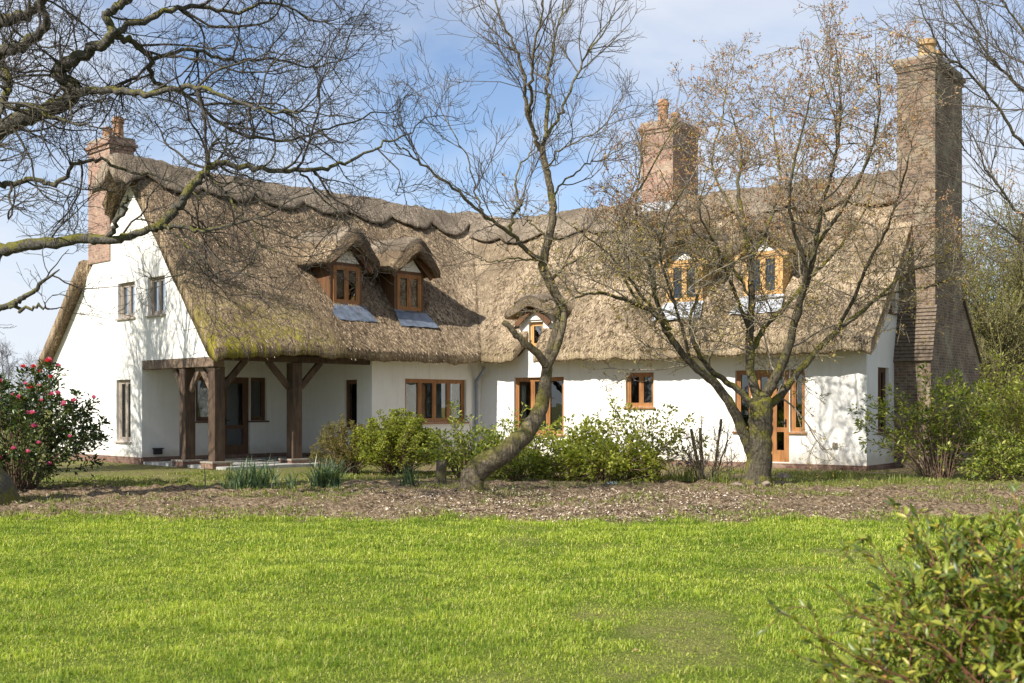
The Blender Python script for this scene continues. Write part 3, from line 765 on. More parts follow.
hb_ = [win(FpB, 1.97, 2.72, 1.19, 2.49, 1, 'oak_brown', 'glass', 'reflection_sheet', lbl='porch window with a bright reflection put in as a pale sheet'), win(FpB, 2.86, 3.78, 0.16, 2.49, 1, 'oak_brown', 'glass', None, True, False), win(FpB, 3.80, 4.36, 1.19, 2.49, 1, 'oak_brown', 'glass', 'curtain')]
w_.prism(FpB, rect(GA_L + 0.3, PA + 0.3, 0, 6.5), -0.3, 0, hb_)
w_.prism(FpS, rect(PB + 0.001, WB_L - 0.301, 0, 3.4), -0.3, -0.001, [win(FpS, 2.98, 3.60, 1.0, 2.40, 1, 'oak_brown', 'glass', lbl='narrow dark window on the porch side wall')])
w_.prism(FfL, rect(PA, aWL, 0, 3.4), -0.3, 0, [win(FfL, 6.67, 9.14, 1.14, 2.44, 4, 'oak', 'glass', 'curtain', lbl='four-light oak window under the eave')])
hr = [win(FfR, 1.97, 2.38, 0.95, 2.58, 1, 'oak', 'glass'), win(FfR, 2.40, 3.44, 0.16, 2.58, 2, 'oak', 'glass', None, True, False), win(FfR, 3.46, 3.94, 0.95, 2.58, 1, 'oak', 'glass'),
      win(FfR, 6.44, 7.36, 1.60, 2.58, 2, 'oak', 'glass', None, lbl='small two-light window on the sunlit wall'), win(FfR, 9.5, 11.35, 0.78, 2.50, 3, 'oak', 'glass', 'curtain', lbl='three-light oak window behind the leaning trunk'),
      win(FfR, NOTCH - 0.27, NOTCH + 0.27, 3.42, 4.18, 1, 'oak_pale', 'glass', None, lbl='tiny window under the low thatch hood')]
polyr = [(GA_R, 0), (aWR, 0), (aWR, 3.45), (NOTCH + 0.62, 3.45), (NOTCH + 0.62, 4.5), (NOTCH - 0.62, 4.5), (NOTCH - 0.62, 3.45), (GA_R, 3.45)]
w_.prism(FfR, polyr, -0.3, 0, hr)
hgr = [win(FgR, 2.5, 3.33, 0.95, 2.62, 2, 'oak_brown', 'glass', None, lbl='ground floor gable window beside the chimney'), win(FgR, 1.98, 2.5, 4.08, 4.75, 1, 'oak_brown', 'glass', None, lbl='small upper gable window beside the chimney')]
bk = -4.3
polygr = [(bk, 0), (WB_R - 0.301, 0), (WB_R - 0.301, rl('R', WB_R - 0.301)), (0.25, rl('R', 0.25)), (-0.25, rl('R', 0.25)), (bk, rl('R', bk))]
w_.prism(FgR, polygr, -0.3, -0.001, hgr)
w_.box(lambda s, z, d: L3(s, -5.25 + d, z), GA_L + 0.31, aIL + 3.0, 0, 3.3, 0, 0.3)
w_.box(lambda s, z, d: R3(s, -4.3 + d, z), GA_R + 0.31, aIR + 3.0, 0, 3.3, 0, 0.3)
w_.build('wall', ['render'], house)
pl = MB()
pl.box(FgL, -5.25, PB - 0.0, 0, 0.19, -0.2, 0.025); pl.box(FpB, GA_L + 0.02, PA - 0.03, 0, 0.2, -0.2, 0.026); pl.box(FpS, PB + 0.03, WB_L - 0.03, 0, 0.19, -0.2, 0.026)
pl.box(FfL, PA - 0.02, aWL, 0, 0.18, -0.2, 0.025); pl.box(FfR, GA_R - 0.02, aWR, 0, 0.13, -0.2, 0.03); pl.box(FgR, bk, WB_R - 0.03, 0, 0.13, -0.2, 0.031)
pl.build('plinth', ['brick_plinth'], house)

def window_obj(F, s0, s1, z0, z1, n, mat, glass, cur, door, sill, lbl, back=0.09, parent=None, name=None):
    parent = parent or house
    fr = MB(); ow = 0.075 if not door else 0.085; dp = 0.09; d0, d1 = -back - dp, -back
    e = 0.002
    fr.box(F, s0 + e, s0 + ow, z0 + e, z1 - e, d0, d1); fr.box(F, s1 - ow, s1 - e, z0 + e, z1 - e, d0, d1)
    fr.box(F, s0 + ow, s1 - ow, z1 - ow, z1 - e, d0, d1); fr.box(F, s0 + ow, s1 - ow, z0 + e, z0 + ow, d0, d1)
    iw = (s1 - s0 - 2 * ow); pw = iw / n
    gl = MB()
    for k in range(n):
        a = s0 + ow + k * pw; b = a + pw
        if k > 0: fr.box(F, a - 0.03, a + 0.03, z0 + ow, z1 - ow, d0 + 0.004, d1 - 0.004)
        # casement inside each light
        cw = 0.045 if not door else 0.10; g0, g1 = d0 + 0.015, d1 - 0.012
        aa = a + (0.03 if k > 0 else 0); bb = b - (0.03 if k < n - 1 else 0)
        zb = z0 + ow; zt = z1 - ow; lo = cw if not door else 0.22
        fr.box(F, aa, aa + cw, zb, zt, g0, g1); fr.box(F, bb - cw, bb, zb, zt, g0, g1)
        fr.box(F, aa + cw, bb - cw, zt - cw, zt, g0, g1); fr.box(F, aa + cw, bb - cw, zb, zb + lo, g0, g1)
        if door: fr.box(F, aa + cw, bb - cw, zb + 0.70, zb + 0.82, g0 + 0.004, g1 - 0.004)
        gl.box(F, aa + cw - 0.005, bb - cw + 0.005, zb + lo - 0.005, zt - cw + 0.005, d0 + 0.035, d0 + 0.043)
    w = fr.build(name or ('door' if door else 'window'), [mat], parent)
    if lbl: w['label'] = lbl
    gl.build('pane', [glass], w)
    if sill:
        sm = MB(); sm.box(F, s0 - 0.06, s1 + 0.06, z0 - 0.05, z0 - 0.004, -back - 0.02, 0.06); sm.build('sill', [mat], w)
    if door:
        hm = MB(); hs = s0 + ow + 0.05; hm.box(F, hs - 0.02, hs + 0.02, z0 + 0.92, z0 + 1.12, d1 - 0.01, d1 + 0.01); hm.box(F, hs - 0.01, hs + 0.12, z0 + 1.03, z0 + 1.06, d1 + 0.03, d1 + 0.05); hm.build('handle', ['black'], w)
    if cur:
        N = 40
        runs = [(0.0, 1.0, 0.0)] if cur == 'reflection_sheet' else [(0.0, 0.14, 0.025), (0.46, 0.56, 0.03), (0.84, 1.0, 0.025)] if n > 2 else [(0.0, 0.45, 0.02)]
        for f0, f1, amp in runs:
            cm = MB(); vs = []
            for k in range(N + 1):
                s = s0 + (s1 - s0) * (f0 + (f1 - f0) * k / N); dd = -0.24 + amp * math.sin(k * 1.7)
                vs += [F(s, z0 + 0.01, dd), F(s, z1 + 0.02, dd)]
            cm.add(vs, [(2 * k, 2 * k + 2, 2 * k + 3, 2 * k + 1) for k in range(N)])
            cm.build('reflection_sheet' if cur == 'reflection_sheet' else 'curtain', [cur], w, smooth=True)
    return w
for a in WIN: window_obj(*a)

# porch timber
post_side = uL
def post(a, b, z0, z1, w=0.31):
    m = MB(); F = lambda s, z, d: L3(s, d, z)
    m.box(F, a - w / 2, a + w / 2, z0, z1, b - w / 2, b + w / 2); p = m.build('porch_post', ['oak_dark'], house, bevel=0.012)
    m = MB(); m.box(F, a - 0.29, a + 0.29, 0.02, z0 - 0.045, b - 0.29, b + 0.29); m.build('plinth_block', ['brick_plinth'], p)
    m = MB(); m.box(F, a - 0.305, a + 0.305, z0 - 0.043, z0 - 0.001, b - 0.305, b + 0.305); m.build('cap_slab', ['stone'], p)
    return p
post(0.50, 2.66, 0.20, 2.635); post(0.52, 4.10, 0.20, 2.635); post(2.9, 4.12, 0.20, 2.80)
def pbeam(p, q, w, h, side, mat='oak_beam', nm='porch_beam'):
    m = MB(); m.beam(p, q, w, h, side); return m.build(nm, [mat], house, bevel=0.01)
Z3 = Vector((0, 0, 1))
pbeam(L3(0.475, PB + 0.02, 2.762), L3(0.475, 4.28, 2.762), 0.33, 0.25, uL)
pbeam(L3(0.65, 4.10, 2.90), L3(PA + 0.1, 4.10, 2.90), 0.24, 0.17, nL, 'oak_dark')
def brace(p, q): pbeam(p, q, 0.10, 0.17, uL if abs((q - p).dot(nL)) > 0.1 else nL, 'oak_beam' if abs((q - p).dot(nL)) > 0.1 else 'oak_dark', 'brace')
brace(L3(0.5, 2.66 - 0.17, 2.02), L3(0.5, 2.66 - 0.66, 2.64)); brace(L3(0.5, 2.66 + 0.17, 2.02), L3(0.5, 2.66 + 0.66, 2.64)); brace(L3(0.5, 4.10 - 0.17, 2.02), L3(0.5, 4.10 - 0.70, 2.64))
brace(L3(0.52 + 0.17, 4.12, 2.12), L3(0.52 + 0.84, 4.12, 2.84)); brace(L3(2.9 - 0.17, 4.12, 2.12), L3(2.9 - 0.86, 4.12, 2.84)); brace(L3(2.9 + 0.17, 4.12, 2.12), L3(2.9 + 0.86, 4.12, 2.84))
# porch ceiling boards
m = MB(); m.box(lambda s, z, d: L3(s, d, z), GA_L + 0.31, PA - 0.01, 3.0, 3.04, PB + 0.01, WB_L - 0.05); m.build('porch_ceiling', ['oak_dark'], house)
# patio slab
m = MB()
F = lambda s, z, d: L3(s, d, z)
k = 0
for i in range(7):
    for j in range(6):
        a0 = 0.33 + i * 0.75; b0 = PB + 0.03 + j * 0.72
        m.box(F, a0, a0 + 0.74, -0.05, 0.075 + 0.006 * ((i * 7 + j * 3) % 3), b0, b0 + 0.71)
pt = m.build('patio', ['paving'], None); pt['kind'] = 'structure'
# small wall fittings
m = MB(); m.box(FpB, 0.64, 0.86, 0.27, 0.42, 0.0, 0.12); m.box(FpB, 0.61, 0.89, 0.42, 0.45, 0.0, 0.15); m.build('wall_light', ['black'], house)
m = MB(); m.box(FfR, 1.10, 1.22, 0.55, 0.70, 0.0, 0.05); m.box(FfR, 1.12, 1.20, 0.60, 0.68, 0.05, 0.10); m.build('wall_vent', ['stone'], house)
# downpipe with swan neck
br = []
a_p = aWL - 0.28
pts = spline([L3(a_p, WB_L + 0.42, 2.86), L3(a_p, WB_L + 0.40, 2.72), L3(a_p, WB_L + 0.12, 2.42), L3(a_p, WB_L + 0.10, 2.2), L3(a_p, WB_L + 0.10, 0.05)], 6)
tube_obj('downpipe', [(pts, [0.055] * len(pts), 0)], ['pipe'], house, lambda l: 12)

# ------------------------------------------------------------------ dormers
def sheet_mesh(name, G, mats, parent, uvs=None, close=False, smooth=True, attrs=None):
    """G: rows x cols x 3 grid"""
    G = np.asarray(G); R, C = G.shape[:2]
    V = G.reshape(-1, 3); j = np.arange(R if close else R - 1)[:, None]; i = np.arange(C - 1)[None, :]; jn = (j + 1) % R
    Q = np.stack([j * C + i, j * C + i + 1, jn * C + i + 1, jn * C + i], 2).reshape(-1, 4)
    V2 = V; T = None
    if close:
        c0 = G[:, 0].mean(0); c1 = G[:, -1].mean(0); V2 = np.concatenate([V, [c0], [c1]]); n = len(V)
        T = np.array([((r + 1) % R * C, r * C, n) for r in range(R)] + [(r * C + C - 1, (r + 1) % R * C + C - 1, n + 1) for r in range(R)])
    o = np_mesh(name, V2, Q, T, mats, parent, smooth)
    bm = bmesh.new(); bm.from_mesh(o.data); bmesh.ops.recalc_face_normals(bm, faces=bm.faces); bm.to_mesh(o.data); bm.free()
    if uvs is not None:
        U = np.asarray(uvs).reshape(-1, 2)
        if close: U = np.concatenate([U, [[0, 0], [0, 0]]])
        li = np.empty(len(o.data.loops), dtype=np.int32); o.data.loops.foreach_get('vertex_index', li)
        o.data.uv_layers.new(name='UVMap').data.foreach_set('uv', U[li].astype(np.float32).ravel())
    return o
def hood(wing, ac, zt, bf, bb, hw, drop, thick, parent, seed, mat):
    W3 = L3 if wing == 'L' else R3
    NC = 29; NB = 26
    cs = np.linspace(-1, 1, NC); bs = np.linspace(bf, bb, NB)
    rows = []; uv = []
    def prof(c, b, off):
        t = (bf - b) / (bf - bb)
        z = zt + 0.06 * t - drop * (math.sqrt(c * c + 0.11) - 0.33) * (1.0) + off
        return z
    loop = [(c, 0.0) for c in cs] + [(1.03, -thick * 0.5)] + [(c, -thick) for c in cs[::-1]] + [(-1.03, -thick * 0.5)]
    for c, off in loop:
        r = []; ru = []
        for b in bs:
            t = (bf - b) / (bf - bb); flare = 1 + 0.5 * t * t
            e = max(0, 1 - (bf - b) / 0.22); z = prof(c, b, off) - (0.10 * e * e if off == 0 else 0)
            s = ac + c * hw * flare
            nzv = float((mnoise.noise(Vector((s * 2.2, b * 2.2, seed)))) * 0.05 + mnoise.noise(Vector((s * 8, b * 5, seed + 3))) * 0.022)
            bo = b + (0.10 * (1 - abs(c)) if b == bf else 0)
            r.append(tuple(W3(s, bo, z + nzv))); ru.append((b + seed, c * hw * 1.5))
        rows.append(r); uv.append(ru)
    o = sheet_mesh('hood', rows, [mat], parent, uv, close=True)
    # ridge roll on the hood
    rows = []; uv = []
    loop = [(c * 0.62, 0.065) for c in cs] + [(0.63, 0.0)] + [(c * 0.6, -0.10) for c in cs[::-1]] + [(-0.63, 0.0)]
    bs2 = np.linspace(bf + 0.05, bb, NB)
    for c, off in loop:
        r = []; ru = []
        for b in bs2:
            e = max(0, 1 - (bf + 0.1 - b) / 0.25); s = ac + c * hw * (1 + 0.25 * ((bf - b) / (bf - bb)) ** 2)
            z = prof(c, b, off) - (0.13 * e * e if off > 0 else 0) + float(mnoise.noise(Vector((s * 5, b * 4, seed + 9)))) * 0.012
            r.append(tuple(W3(s, b + 0.06 * (1 - abs(c / 0.5)) * (b == bs2[0]), z))); ru.append((b + seed, c * hw * 1.5))
        rows.append(r); uv.append(ru)
    sheet_mesh('hood_cap', rows, ['thatch_ridge'], parent, uv, close=True)
def dormer(wing, ac, zs, bp, frame, cheek, lead, seed, hmat, lbl):
    W3 = L3 if wing == 'L' else R3; wb = 1
    F = lambda s, z, d: W3(s, bp + d, z)
    hw = 0.57; zt = zs + 1.18
    m = MB()   # timber body: cheeks as one closed box behind the window
    m.box(F, ac - hw, ac - hw + 0.10, zs - 0.25, zt, -1.7, 0); m.box(F, ac + hw - 0.10, ac + hw, zs - 0.25, zt, -1.7, 0)
    m.box(F, ac - hw + 0.10, ac + hw - 0.10, zt - 0.09, zt, -1.7, 0.0); m.box(F, ac - hw + 0.10, ac + hw - 0.10, zs - 0.25, zs, -0.16, 0.0)
    m.box(F, ac - hw + 0.10, ac + hw - 0.10, zs - 0.25, zt - 0.09, -1.7, -1.6)
    d = m.build('dormer', [cheek], house); d['label'] = lbl
    window_obj(F, ac - hw + 0.10, ac + hw - 0.10, zs, zt - 0.09, 2, frame, 'glass', None, False, False, None, back=-0.02, parent=d, name='window_frame')
    m = MB(); m.prism(F, [(ac - 0.46, zt + 0.002), (ac + 0.46, zt + 0.002), (ac, zt + 0.52)], -0.06, 0.015); m.build('gable_panel', ['render'], d)
    for sg in (-1, 1):
        m = MB(); m.beam(F(ac + sg * 0.01, zt + 0.60, 0.16), F(ac + sg * 0.80, zt - 0.16, 0.16), 0.05, 0.22, Vector(nL if wing == 'L' else nR)); m.build('barge_board', [cheek], d)
    hood(wing, ac, zt + 0.97, bp + (0.38 if wing == 'L' else 0.26), bp - 2.6, 0.92, 1.08, 0.32, d, seed, hmat)
    # lead apron dressed down the thatch
    sl = SL_L if wing == 'L' else SL_R
    rows = []
    for t in np.linspace(0, 1, 8):
        r = []
        for c in np.linspace(-1, 1, 13):
            ww = 0.60 + 0.16 * t; b = bp + 0.02 + 0.5 * t
            z0 = zs - 0.06; z = z0 if t == 0 else max(roof_z(wing, b) + 0.10, 0) + 0.012 * math.sin(c * 9 + seed) * t
            r.append(tuple(W3(ac + c * ww, b, z)))
        rows.append(r)
    top = [tuple(W3(ac + c * 0.60, bp + 0.018, zs + 0.0)) for c in np.linspace(-1, 1, 13)]
    sheet_mesh('lead_apron', [top] + rows, [lead], d)
def bz(wing, z): return (ZR - z) / (SL_L if wing == 'L' else SL_R)
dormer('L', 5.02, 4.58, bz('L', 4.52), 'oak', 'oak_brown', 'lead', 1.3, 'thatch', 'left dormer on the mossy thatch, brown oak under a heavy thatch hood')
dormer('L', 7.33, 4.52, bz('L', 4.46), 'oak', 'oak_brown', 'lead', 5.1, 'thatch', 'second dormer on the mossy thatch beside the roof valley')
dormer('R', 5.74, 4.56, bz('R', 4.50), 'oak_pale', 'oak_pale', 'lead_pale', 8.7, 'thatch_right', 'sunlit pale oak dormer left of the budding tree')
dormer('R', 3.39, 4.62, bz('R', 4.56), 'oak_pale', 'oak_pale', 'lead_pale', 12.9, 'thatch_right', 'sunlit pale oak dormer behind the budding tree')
# hood over the low wall dormer
m = MB(); Fn = lambda s, z, d: R3(s, WB_R + d, z)
m.prism(Fn, [(NOTCH - 0.26, 4.24), (NOTCH + 0.26, 4.24), (NOTCH, 4.5)], 0.002, 0.05); wd = m.build('wall_dormer', ['render'], house); wd['label'] = 'low wall dormer cutting the eave above the leaning trunk'
for sg in (-1, 1):
    m = MB(); m.beam(Fn(NOTCH + sg * 0.01, 4.62, 0.16), Fn(NOTCH + sg * 0.62, 4.1, 0.16), 0.06, 0.16, nR); m.build('barge_board', ['oak_brown'], wd)
hood('R', NOTCH, 4.97, WB_R + 0.30, 1.9, 0.95, 0.5, 0.32, wd, 17.0, 'thatch_right')

# ------------------------------------------------------------------ chimneys
def lathe(prof, c, seg=20):
    m = MB(); vs = []; fs = []
    for r, z in prof:
        for k in range(seg):
            a = 2 * math.pi * k / seg; vs.append((c.x + r * math.cos(a), c.y + r * math.sin(a), z))
    for j in range(len(prof) - 1):
        for k in range(seg): fs.append((j * seg + k, j * seg + (k + 1) % seg, (j + 1) * seg + (k + 1) % seg, (j + 1) * seg + k))
    fs.append(tuple(range(seg))); fs.append(tuple((len(prof) - 1) * seg + k for k in range(seg)))
    m.add(vs, fs); return m
def pot(c, z, h, r, parent, mat):
    lathe([(r * 1.12, z), (r * 1.12, z + 0.06), (r, z + 0.10), (r * 0.9, z + h * 0.7), (r * 1.12, z + h * 0.76), (r * 1.12, z + h * 0.88), (r * 0.95, z + h * 0.92), (r * 0.95, z + h), (r * 0.7, z + h), (r * 0.7, z + h - 0.12)], c).build('chimney_pot', [mat], parent, smooth=False)
def stack(F, s0, s1, d0, d1, z0, z1, mat, lbl, pots, flash=None, potmat='clay', poly=None):
    m = MB()
    if poly: m.prism(F, poly, d0, d1)
    else: m.box(F, s0, s1, z0, z1 - 0.30, d0, d1)
    if not poly:
        m.box(F, s0 - 0.04, s1 + 0.04, z1 - 0.30, z1 - 0.19, d0 - 0.04, d1 + 0.04); m.box(F, s0 - 0.085, s1 + 0.085, z1 - 0.19, z1 - 0.10, d0 - 0.085, d1 + 0.085); m.box(F, s0 - 0.02, s1 + 0.02, z1 - 0.10, z1, d0 - 0.02, d1 + 0.02)
    c = m.build('chimney', [mat], house); c['label'] = lbl
    mm = MB(); mm.box(F, s0 - 0.02, s1 + 0.02, z1 + 0.002, z1 + 0.07, d0 - 0.02, d1 + 0.02); mm.build('mortar_cap', ['stone'], c)
    for (s, d, h, r) in pots: pot(F(s, 0, d), z1 + 0.06, h, r, c, potmat)
    if flash:
        mm = MB(); mm.box(F, s0 - 0.05, s1 + 0.05, flash[0], flash[1], d0 - 0.05, d1 + 0.05); mm.build('flashing', ['lead_pale'], c)
    return c
Fc = lambda s, z, d: L3(d, s, z)
cL = stack(Fc, -2.70, -1.33, GA_L - 0.035, GA_L + 0.72, 5.85, 9.42, 'brick_red', 'slim red brick chimney at the left gable', [(-1.72, 0.72, 0.66, 0.16), (-2.2, 0.62, 0.42, 0.14)])
Fm = lambda s, z, d: R3(s, d, z)
cM = stack(Fm, 7.72, 8.87, -0.95, 0.72, 7.0, 10.55, 'brick_red', 'middle red brick chimney on the ridge behind bare twigs', [(8.3, 0.3, 0.75, 0.17), (8.3, -0.5, 0.5, 0.15)], (7.4, 8.05))
Fr = lambda s, z, d: R3(d, s, z)
polyc = [(2.10, 0), (2.10, 2.80), (1.72, 4.25), (1.72, 10.5), (-0.73, 10.5), (-0.73, 4.6), (-2.5, 2.9), (-2.5, 0)]
cR = stack(Fr, -0.73, 1.72, -0.60, GA_R + 0.05, 0, 10.8, 'brick_brown', 'tall brown brick chimney stack on the right gable', [(0.95, -0.15, 0.62, 0.24), (0.2, -0.15, 0.5, 0.19)], None, 'clay_buff', polyc)
m = MB(); m.box(Fr, -0.77, 1.76, 10.502, 10.62, -0.64, GA_R + 0.09); m.box(Fr, -0.80, 1.79, 10.622, 10.72, -0.69, GA_R + 0.14); m.box(Fr, -0.75, 1.74, 10.722, 10.80, -0.62, GA_R + 0.07); m.build('corbel', ['brick_brown'], cR)
for (sA, zA, sB, zB) in ((2.13, 2.78, 1.73, 4.27), (-2.53, 2.88, -0.74, 4.62)):
    m = MB()
    for k in range(15):
        t0 = k / 15; t1 = (k + 1.25) / 15
        p0 = (sA + (sB - sA) * t0, zA + (zB - zA) * t0); p1 = (sA + (sB - sA) * min(t1, 1), zA + (zB - zA) * min(t1, 1))
        o_ = 0.06 * (1 if sA > 0 else -1)
        m.prism(Fr, [p0, (p0[0] + o_, p0[1] + 0.03), (p1[0] + o_ * 0.3, p1[1] + 0.01), p1], -0.66, GA_R + 0.0)
    m.build('shoulder_tiles', ['tile'], cR)

# ------------------------------------------------------------------ trees
V0 = Vector((0, 0, 0))
def cfg(levels, seg, crook, trop, dens, lo, ang, ln, rc, bias=None, tip=None, rmin=0.004, tiplev=2, flat=1.0):
    return dict(levels=levels, seg=seg, crook=crook, trop=[Vector(t) for t in trop], dens=dens, lo=lo, ang=ang, len=ln, rc=rc, bias=[Vector(b) for b in (bias or [(0, 0, 0)] * levels)], tip=tip or [0.4] * levels, rmin=rmin, tiplev=tiplev, flat=flat)
def tree(name, label, base, trunkb, twigs, mt, mw, group=None):
    t = thing(name, label, 'tree', base, group)
    tube_obj('trunk', trunkb, [mt], t, lambda l: 18)
    if twigs: tube_obj('crown', twigs, [mw], t, lambda l: 6 if l <= 1 else 4 if l == 2 else 3)
    return t
def bud_obj(tips, n, L, W, mats, parent, name='leaf_buds', spread=0.02, keep=1.0, detail=False):
    pos = []; dr = []
    for p, d, lev in tips:
        if random.random() > keep: continue
        for k in range(random.randint(*n)):
            pos.append(tuple(p + rvec(spread))); dr.append(tuple(d + rvec(0.75)))
    pos = np.array(pos); dr = np.array(dr); N = len(pos)
    return leaf_obj(name, pos, dr, RNG.normal(0, 1, (N, 3)), RNG.uniform(*L, N), RNG.uniform(*W, N), mats, parent, detail=detail)

# --- oak at the left edge
random.seed(101)
C_OAK = cfg(5, [0, 0.16, 0.11, 0.08, 0.06], [0, 0.2, 0.26, 0.26, 0.24], [(0, 0, 0), (0.015, 0, 0.01), (0.015, 0, 0.015), (0, 0, 0.05), (0, 0, 0.09)],
            [2.1, 3.5, 5.0, 5.0], [0.1, 0.15, 0.12, 0.15], [(35, 75), (30, 65), (30, 65), (30, 60)],
            [(1.0, 2.6), (0.6, 1.3), (0.3, 0.75), (0.12, 0.35)], [0.024, 0.012, 0.007, 0.0048], rmin=0.0034, flat=0.9)
tr = []; tw = []; D = 18.3
base = PG(-45, D)
pts = spline([base + Vector((0, 0, -0.1)), base + Vector((0.0, 0, 0.35)), base + Vector((-0.1, 0, 1.3)), base + Vector((-0.2, 0, 2.6)), base + Vector((-0.35, 0.1, 4.2)), base + Vector((-0.3, 0.2, 6.2)), base + Vector((-0.5, 0.2, 9))], 6, 0.01)
rr = np.interp(np.linspace(0, 6, len(pts)), [0, 0.7, 1.6, 3, 4, 5, 6], [1.25, 0.92, 0.62, 0.52, 0.46, 0.36, 0.2])
tr.append((pts, list(rr), 0))
def T(path, r0, r1, **k): tw.extend(limb(tr, path, r0 * 0.74, r1 * 0.65, C_OAK, None, **k))
tk = lambda z: base + Vector((-0.25, 0.05, z))
T([tk(3.6), (-20, 285, 18.1), (0, 252, 17.8), (40, 244, 17.4), (85, 239, 17.2), (112, 239, 17.0), (145, 232, 16.9), (162, 226, 16.8), (200, 230, 16.6), (235, 224, 16.4)], 0.16, 0.03, dens=0.9)
T([(158, 228, 16.8), (176, 208, 16.9), (192, 187, 17.0), (207, 169, 17.2), (222, 163, 17.4), (262, 168, 17.6), (310, 170, 17.9), (340, 164, 18.2), (372, 150, 18.5), (405, 135, 18.8)], 0.10, 0.02, dens=2.6)
T([tk(4.6), (-20, 150, 18.2), (8, 126, 18.1), (40, 113, 18.0), (64, 103, 17.9), (74, 88, 17.8), (60, 76, 17.7), (66, 66, 17.6), (88, 50, 17.5), (104, 44, 17.4), (113, 34, 17.3), (106, 16, 17.2), (122, 2, 17.1), (140, -22, 17.0)], 0.20, 0.07, dens=2.2)
T([(66, 98, 17.9), (88, 91, 17.6), (112, 90, 17.3), (146, 94, 17.0), (186, 86, 16.8), (222, 96, 16.6), (262, 110, 16.5), (300, 112, 16.4)], 0.09, 0.02, dens=2.6)
T([(112, 34, 17.3), (132, 40, 17.6), (150, 60, 17.9), (152, 80, 18.2), (180, 92, 18.5), (230, 128, 18.8), (285, 140, 19.1), (330, 128, 19.4), (375, 112, 19.7)], 0.07, 0.018, dens=2.6)
T([tk(6.3), (-10, 30, 18.6), (12, 20, 18.4), (32, 12, 18.2), (48, -8, 18.0), (80, -40, 17.8)], 0.17, 0.05, dens=2)
T([tk(6.0), (-8, 58, 17.6), (22, 47, 17.4), (46, 27, 17.2), (42, 2, 17.0), (60, -30, 16.9)], 0.13, 0.05, dens=2)
T([tk(5.6), (-15, 55, 17.9), (4, 70, 17.7), (8, 84, 17.6), (2, 100, 17.5), (14, 108, 17.4), (32, 106, 17.2), (60, 120, 17.0), (90, 126, 16.8)], 0.12, 0.022, dens=2)
T([tk(3.9), (-10, 190, 18.6), (10, 184, 18.5), (32, 180, 18.4), (58, 183, 18.3), (74, 165, 18.2), (96, 160, 18.1), (130, 170, 18.0), (168, 180, 17.9), (200, 200, 17.8)], 0.07, 0.02, dens=1.1)
T([tk(2.9), (-15, 312, 17.4), (8, 305, 17.2), (24, 298, 17.1), (38, 287, 17.0), (46, 279, 16.9)], 0.085, 0.035, dens=0.5, Lref=0.4)
T([(4, 306, 17.2), (22, 309, 17.2), (38, 306, 17.1), (51, 309, 17.1)], 0.045, 0.02, dens=0.3, Lref=0.3)
T([(106, 240, 17.0), (118, 222, 16.7), (126, 205, 16.5), (128, 200, 16.4)], 0.055, 0.03, dens=0.4, lo=0.3, Lref=0.2)
T([(113, 34, 17.3), (150, 18, 17.6), (190, 6, 17.9), (230, 12, 18.2), (275, 4, 18.5), (312, 20, 18.8)], 0.07, 0.018, dens=2.8)
T([(125, 2, 17.1), (160, -20, 17.5), (210, -40, 18.0), (262, -35, 18.4), (300, -20, 18.6)], 0.07, 0.018, dens=2.8)
T([(150, 60, 17.9), (190, 50, 18.0), (232, 62, 18.3), (272, 58, 18.5), (310, 68, 18.8), (342, 58, 19.0)], 0.045, 0.016, dens=3.0)
T([(206, 170, 17.2), (228, 198, 17.1), (248, 225, 17.0), (262, 245, 17.0), (278, 252, 17.0)], 0.03, 0.014, dens=2.0)
T([(300, 171, 17.9), (320, 195, 18.1), (345, 222, 18.3), (352, 232, 18.4)], 0.025, 0.012, dens=2.0)
T([(165, 226, 16.8), (185, 245, 16.7), (205, 262, 16.6), (225, 288, 16.6)], 0.03, 0.013, dens=2.0)
oak = tree('oak_tree', 'great bare oak with mossy twisting limbs reaching in from the left edge', base, tr, tw, 'bark_oak', 'twig_oak')

# --- leaning tree in the centre
random.seed(202)
C_MID = cfg(4, [0, 0.16, 0.11, 0.08], [0, 0.12, 0.18, 0.2], [(0, 0, 0), (0, 0, 0.04), (0, 0, 0.04), (0, 0, 0.04)],
            [3.3, 4.4, 5.8], [0.1, 0.15, 0.15], [(30, 60), (30, 55), (30, 55)], [(0.9, 2.1), (0.4, 1.0), (0.2, 0.55)], [0.016, 0.009, 0.006], bias=[(0, 0, 0.25)] * 4, rmin=0.0036)
tr = []; tw = []; D = 20.9
base = PG(468, D)
def T(path, r0, r1, **k): tw.extend(limb(tr, path, r0 * 0.74, r1 * 0.7, C_MID, None, **k))
pts = spline([P(474, 502, D), P(472, 488, D), P(474, 474, D), P(487, 463, D), P(509, 450, D), P(529, 429, D + .1), P(540, 410, D + .15), P(545, 388, D + .2), P(547, 366, D + .2), P(553, 343, D + .2), P(561, 318, D + .2), P(560, 303, D + .2), P(551, 285, D + .2), P(543, 264, D + .2), P(548, 242, D + .2), P(553, 218, D + .2), P(551, 192, D + .2), P(546, 168, D + .2), P(541, 146, D + .2)], 5, 0.008)
rr = np.interp(np.linspace(0, 18, len(pts)), [0, 1, 2, 4, 6, 8, 10, 12, 14, 18], [0.34, 0.225, 0.225, 0.185, 0.14, 0.10, 0.088, 0.088, 0.078, 0.058])
tr.append((pts, list(rr), 0))
for ra in (-0.9, 0.5, 2.4, 3.9):   # root flare
    q = base + Vector((math.cos(ra) * 0.45, math.sin(ra) * 0.45, -0.02)); tr.append((spline([P(473, 484, D), (P(471, 494, D) + q) / 2, q], 4), list(np.linspace(0.15, 0.04, 9)), 0))
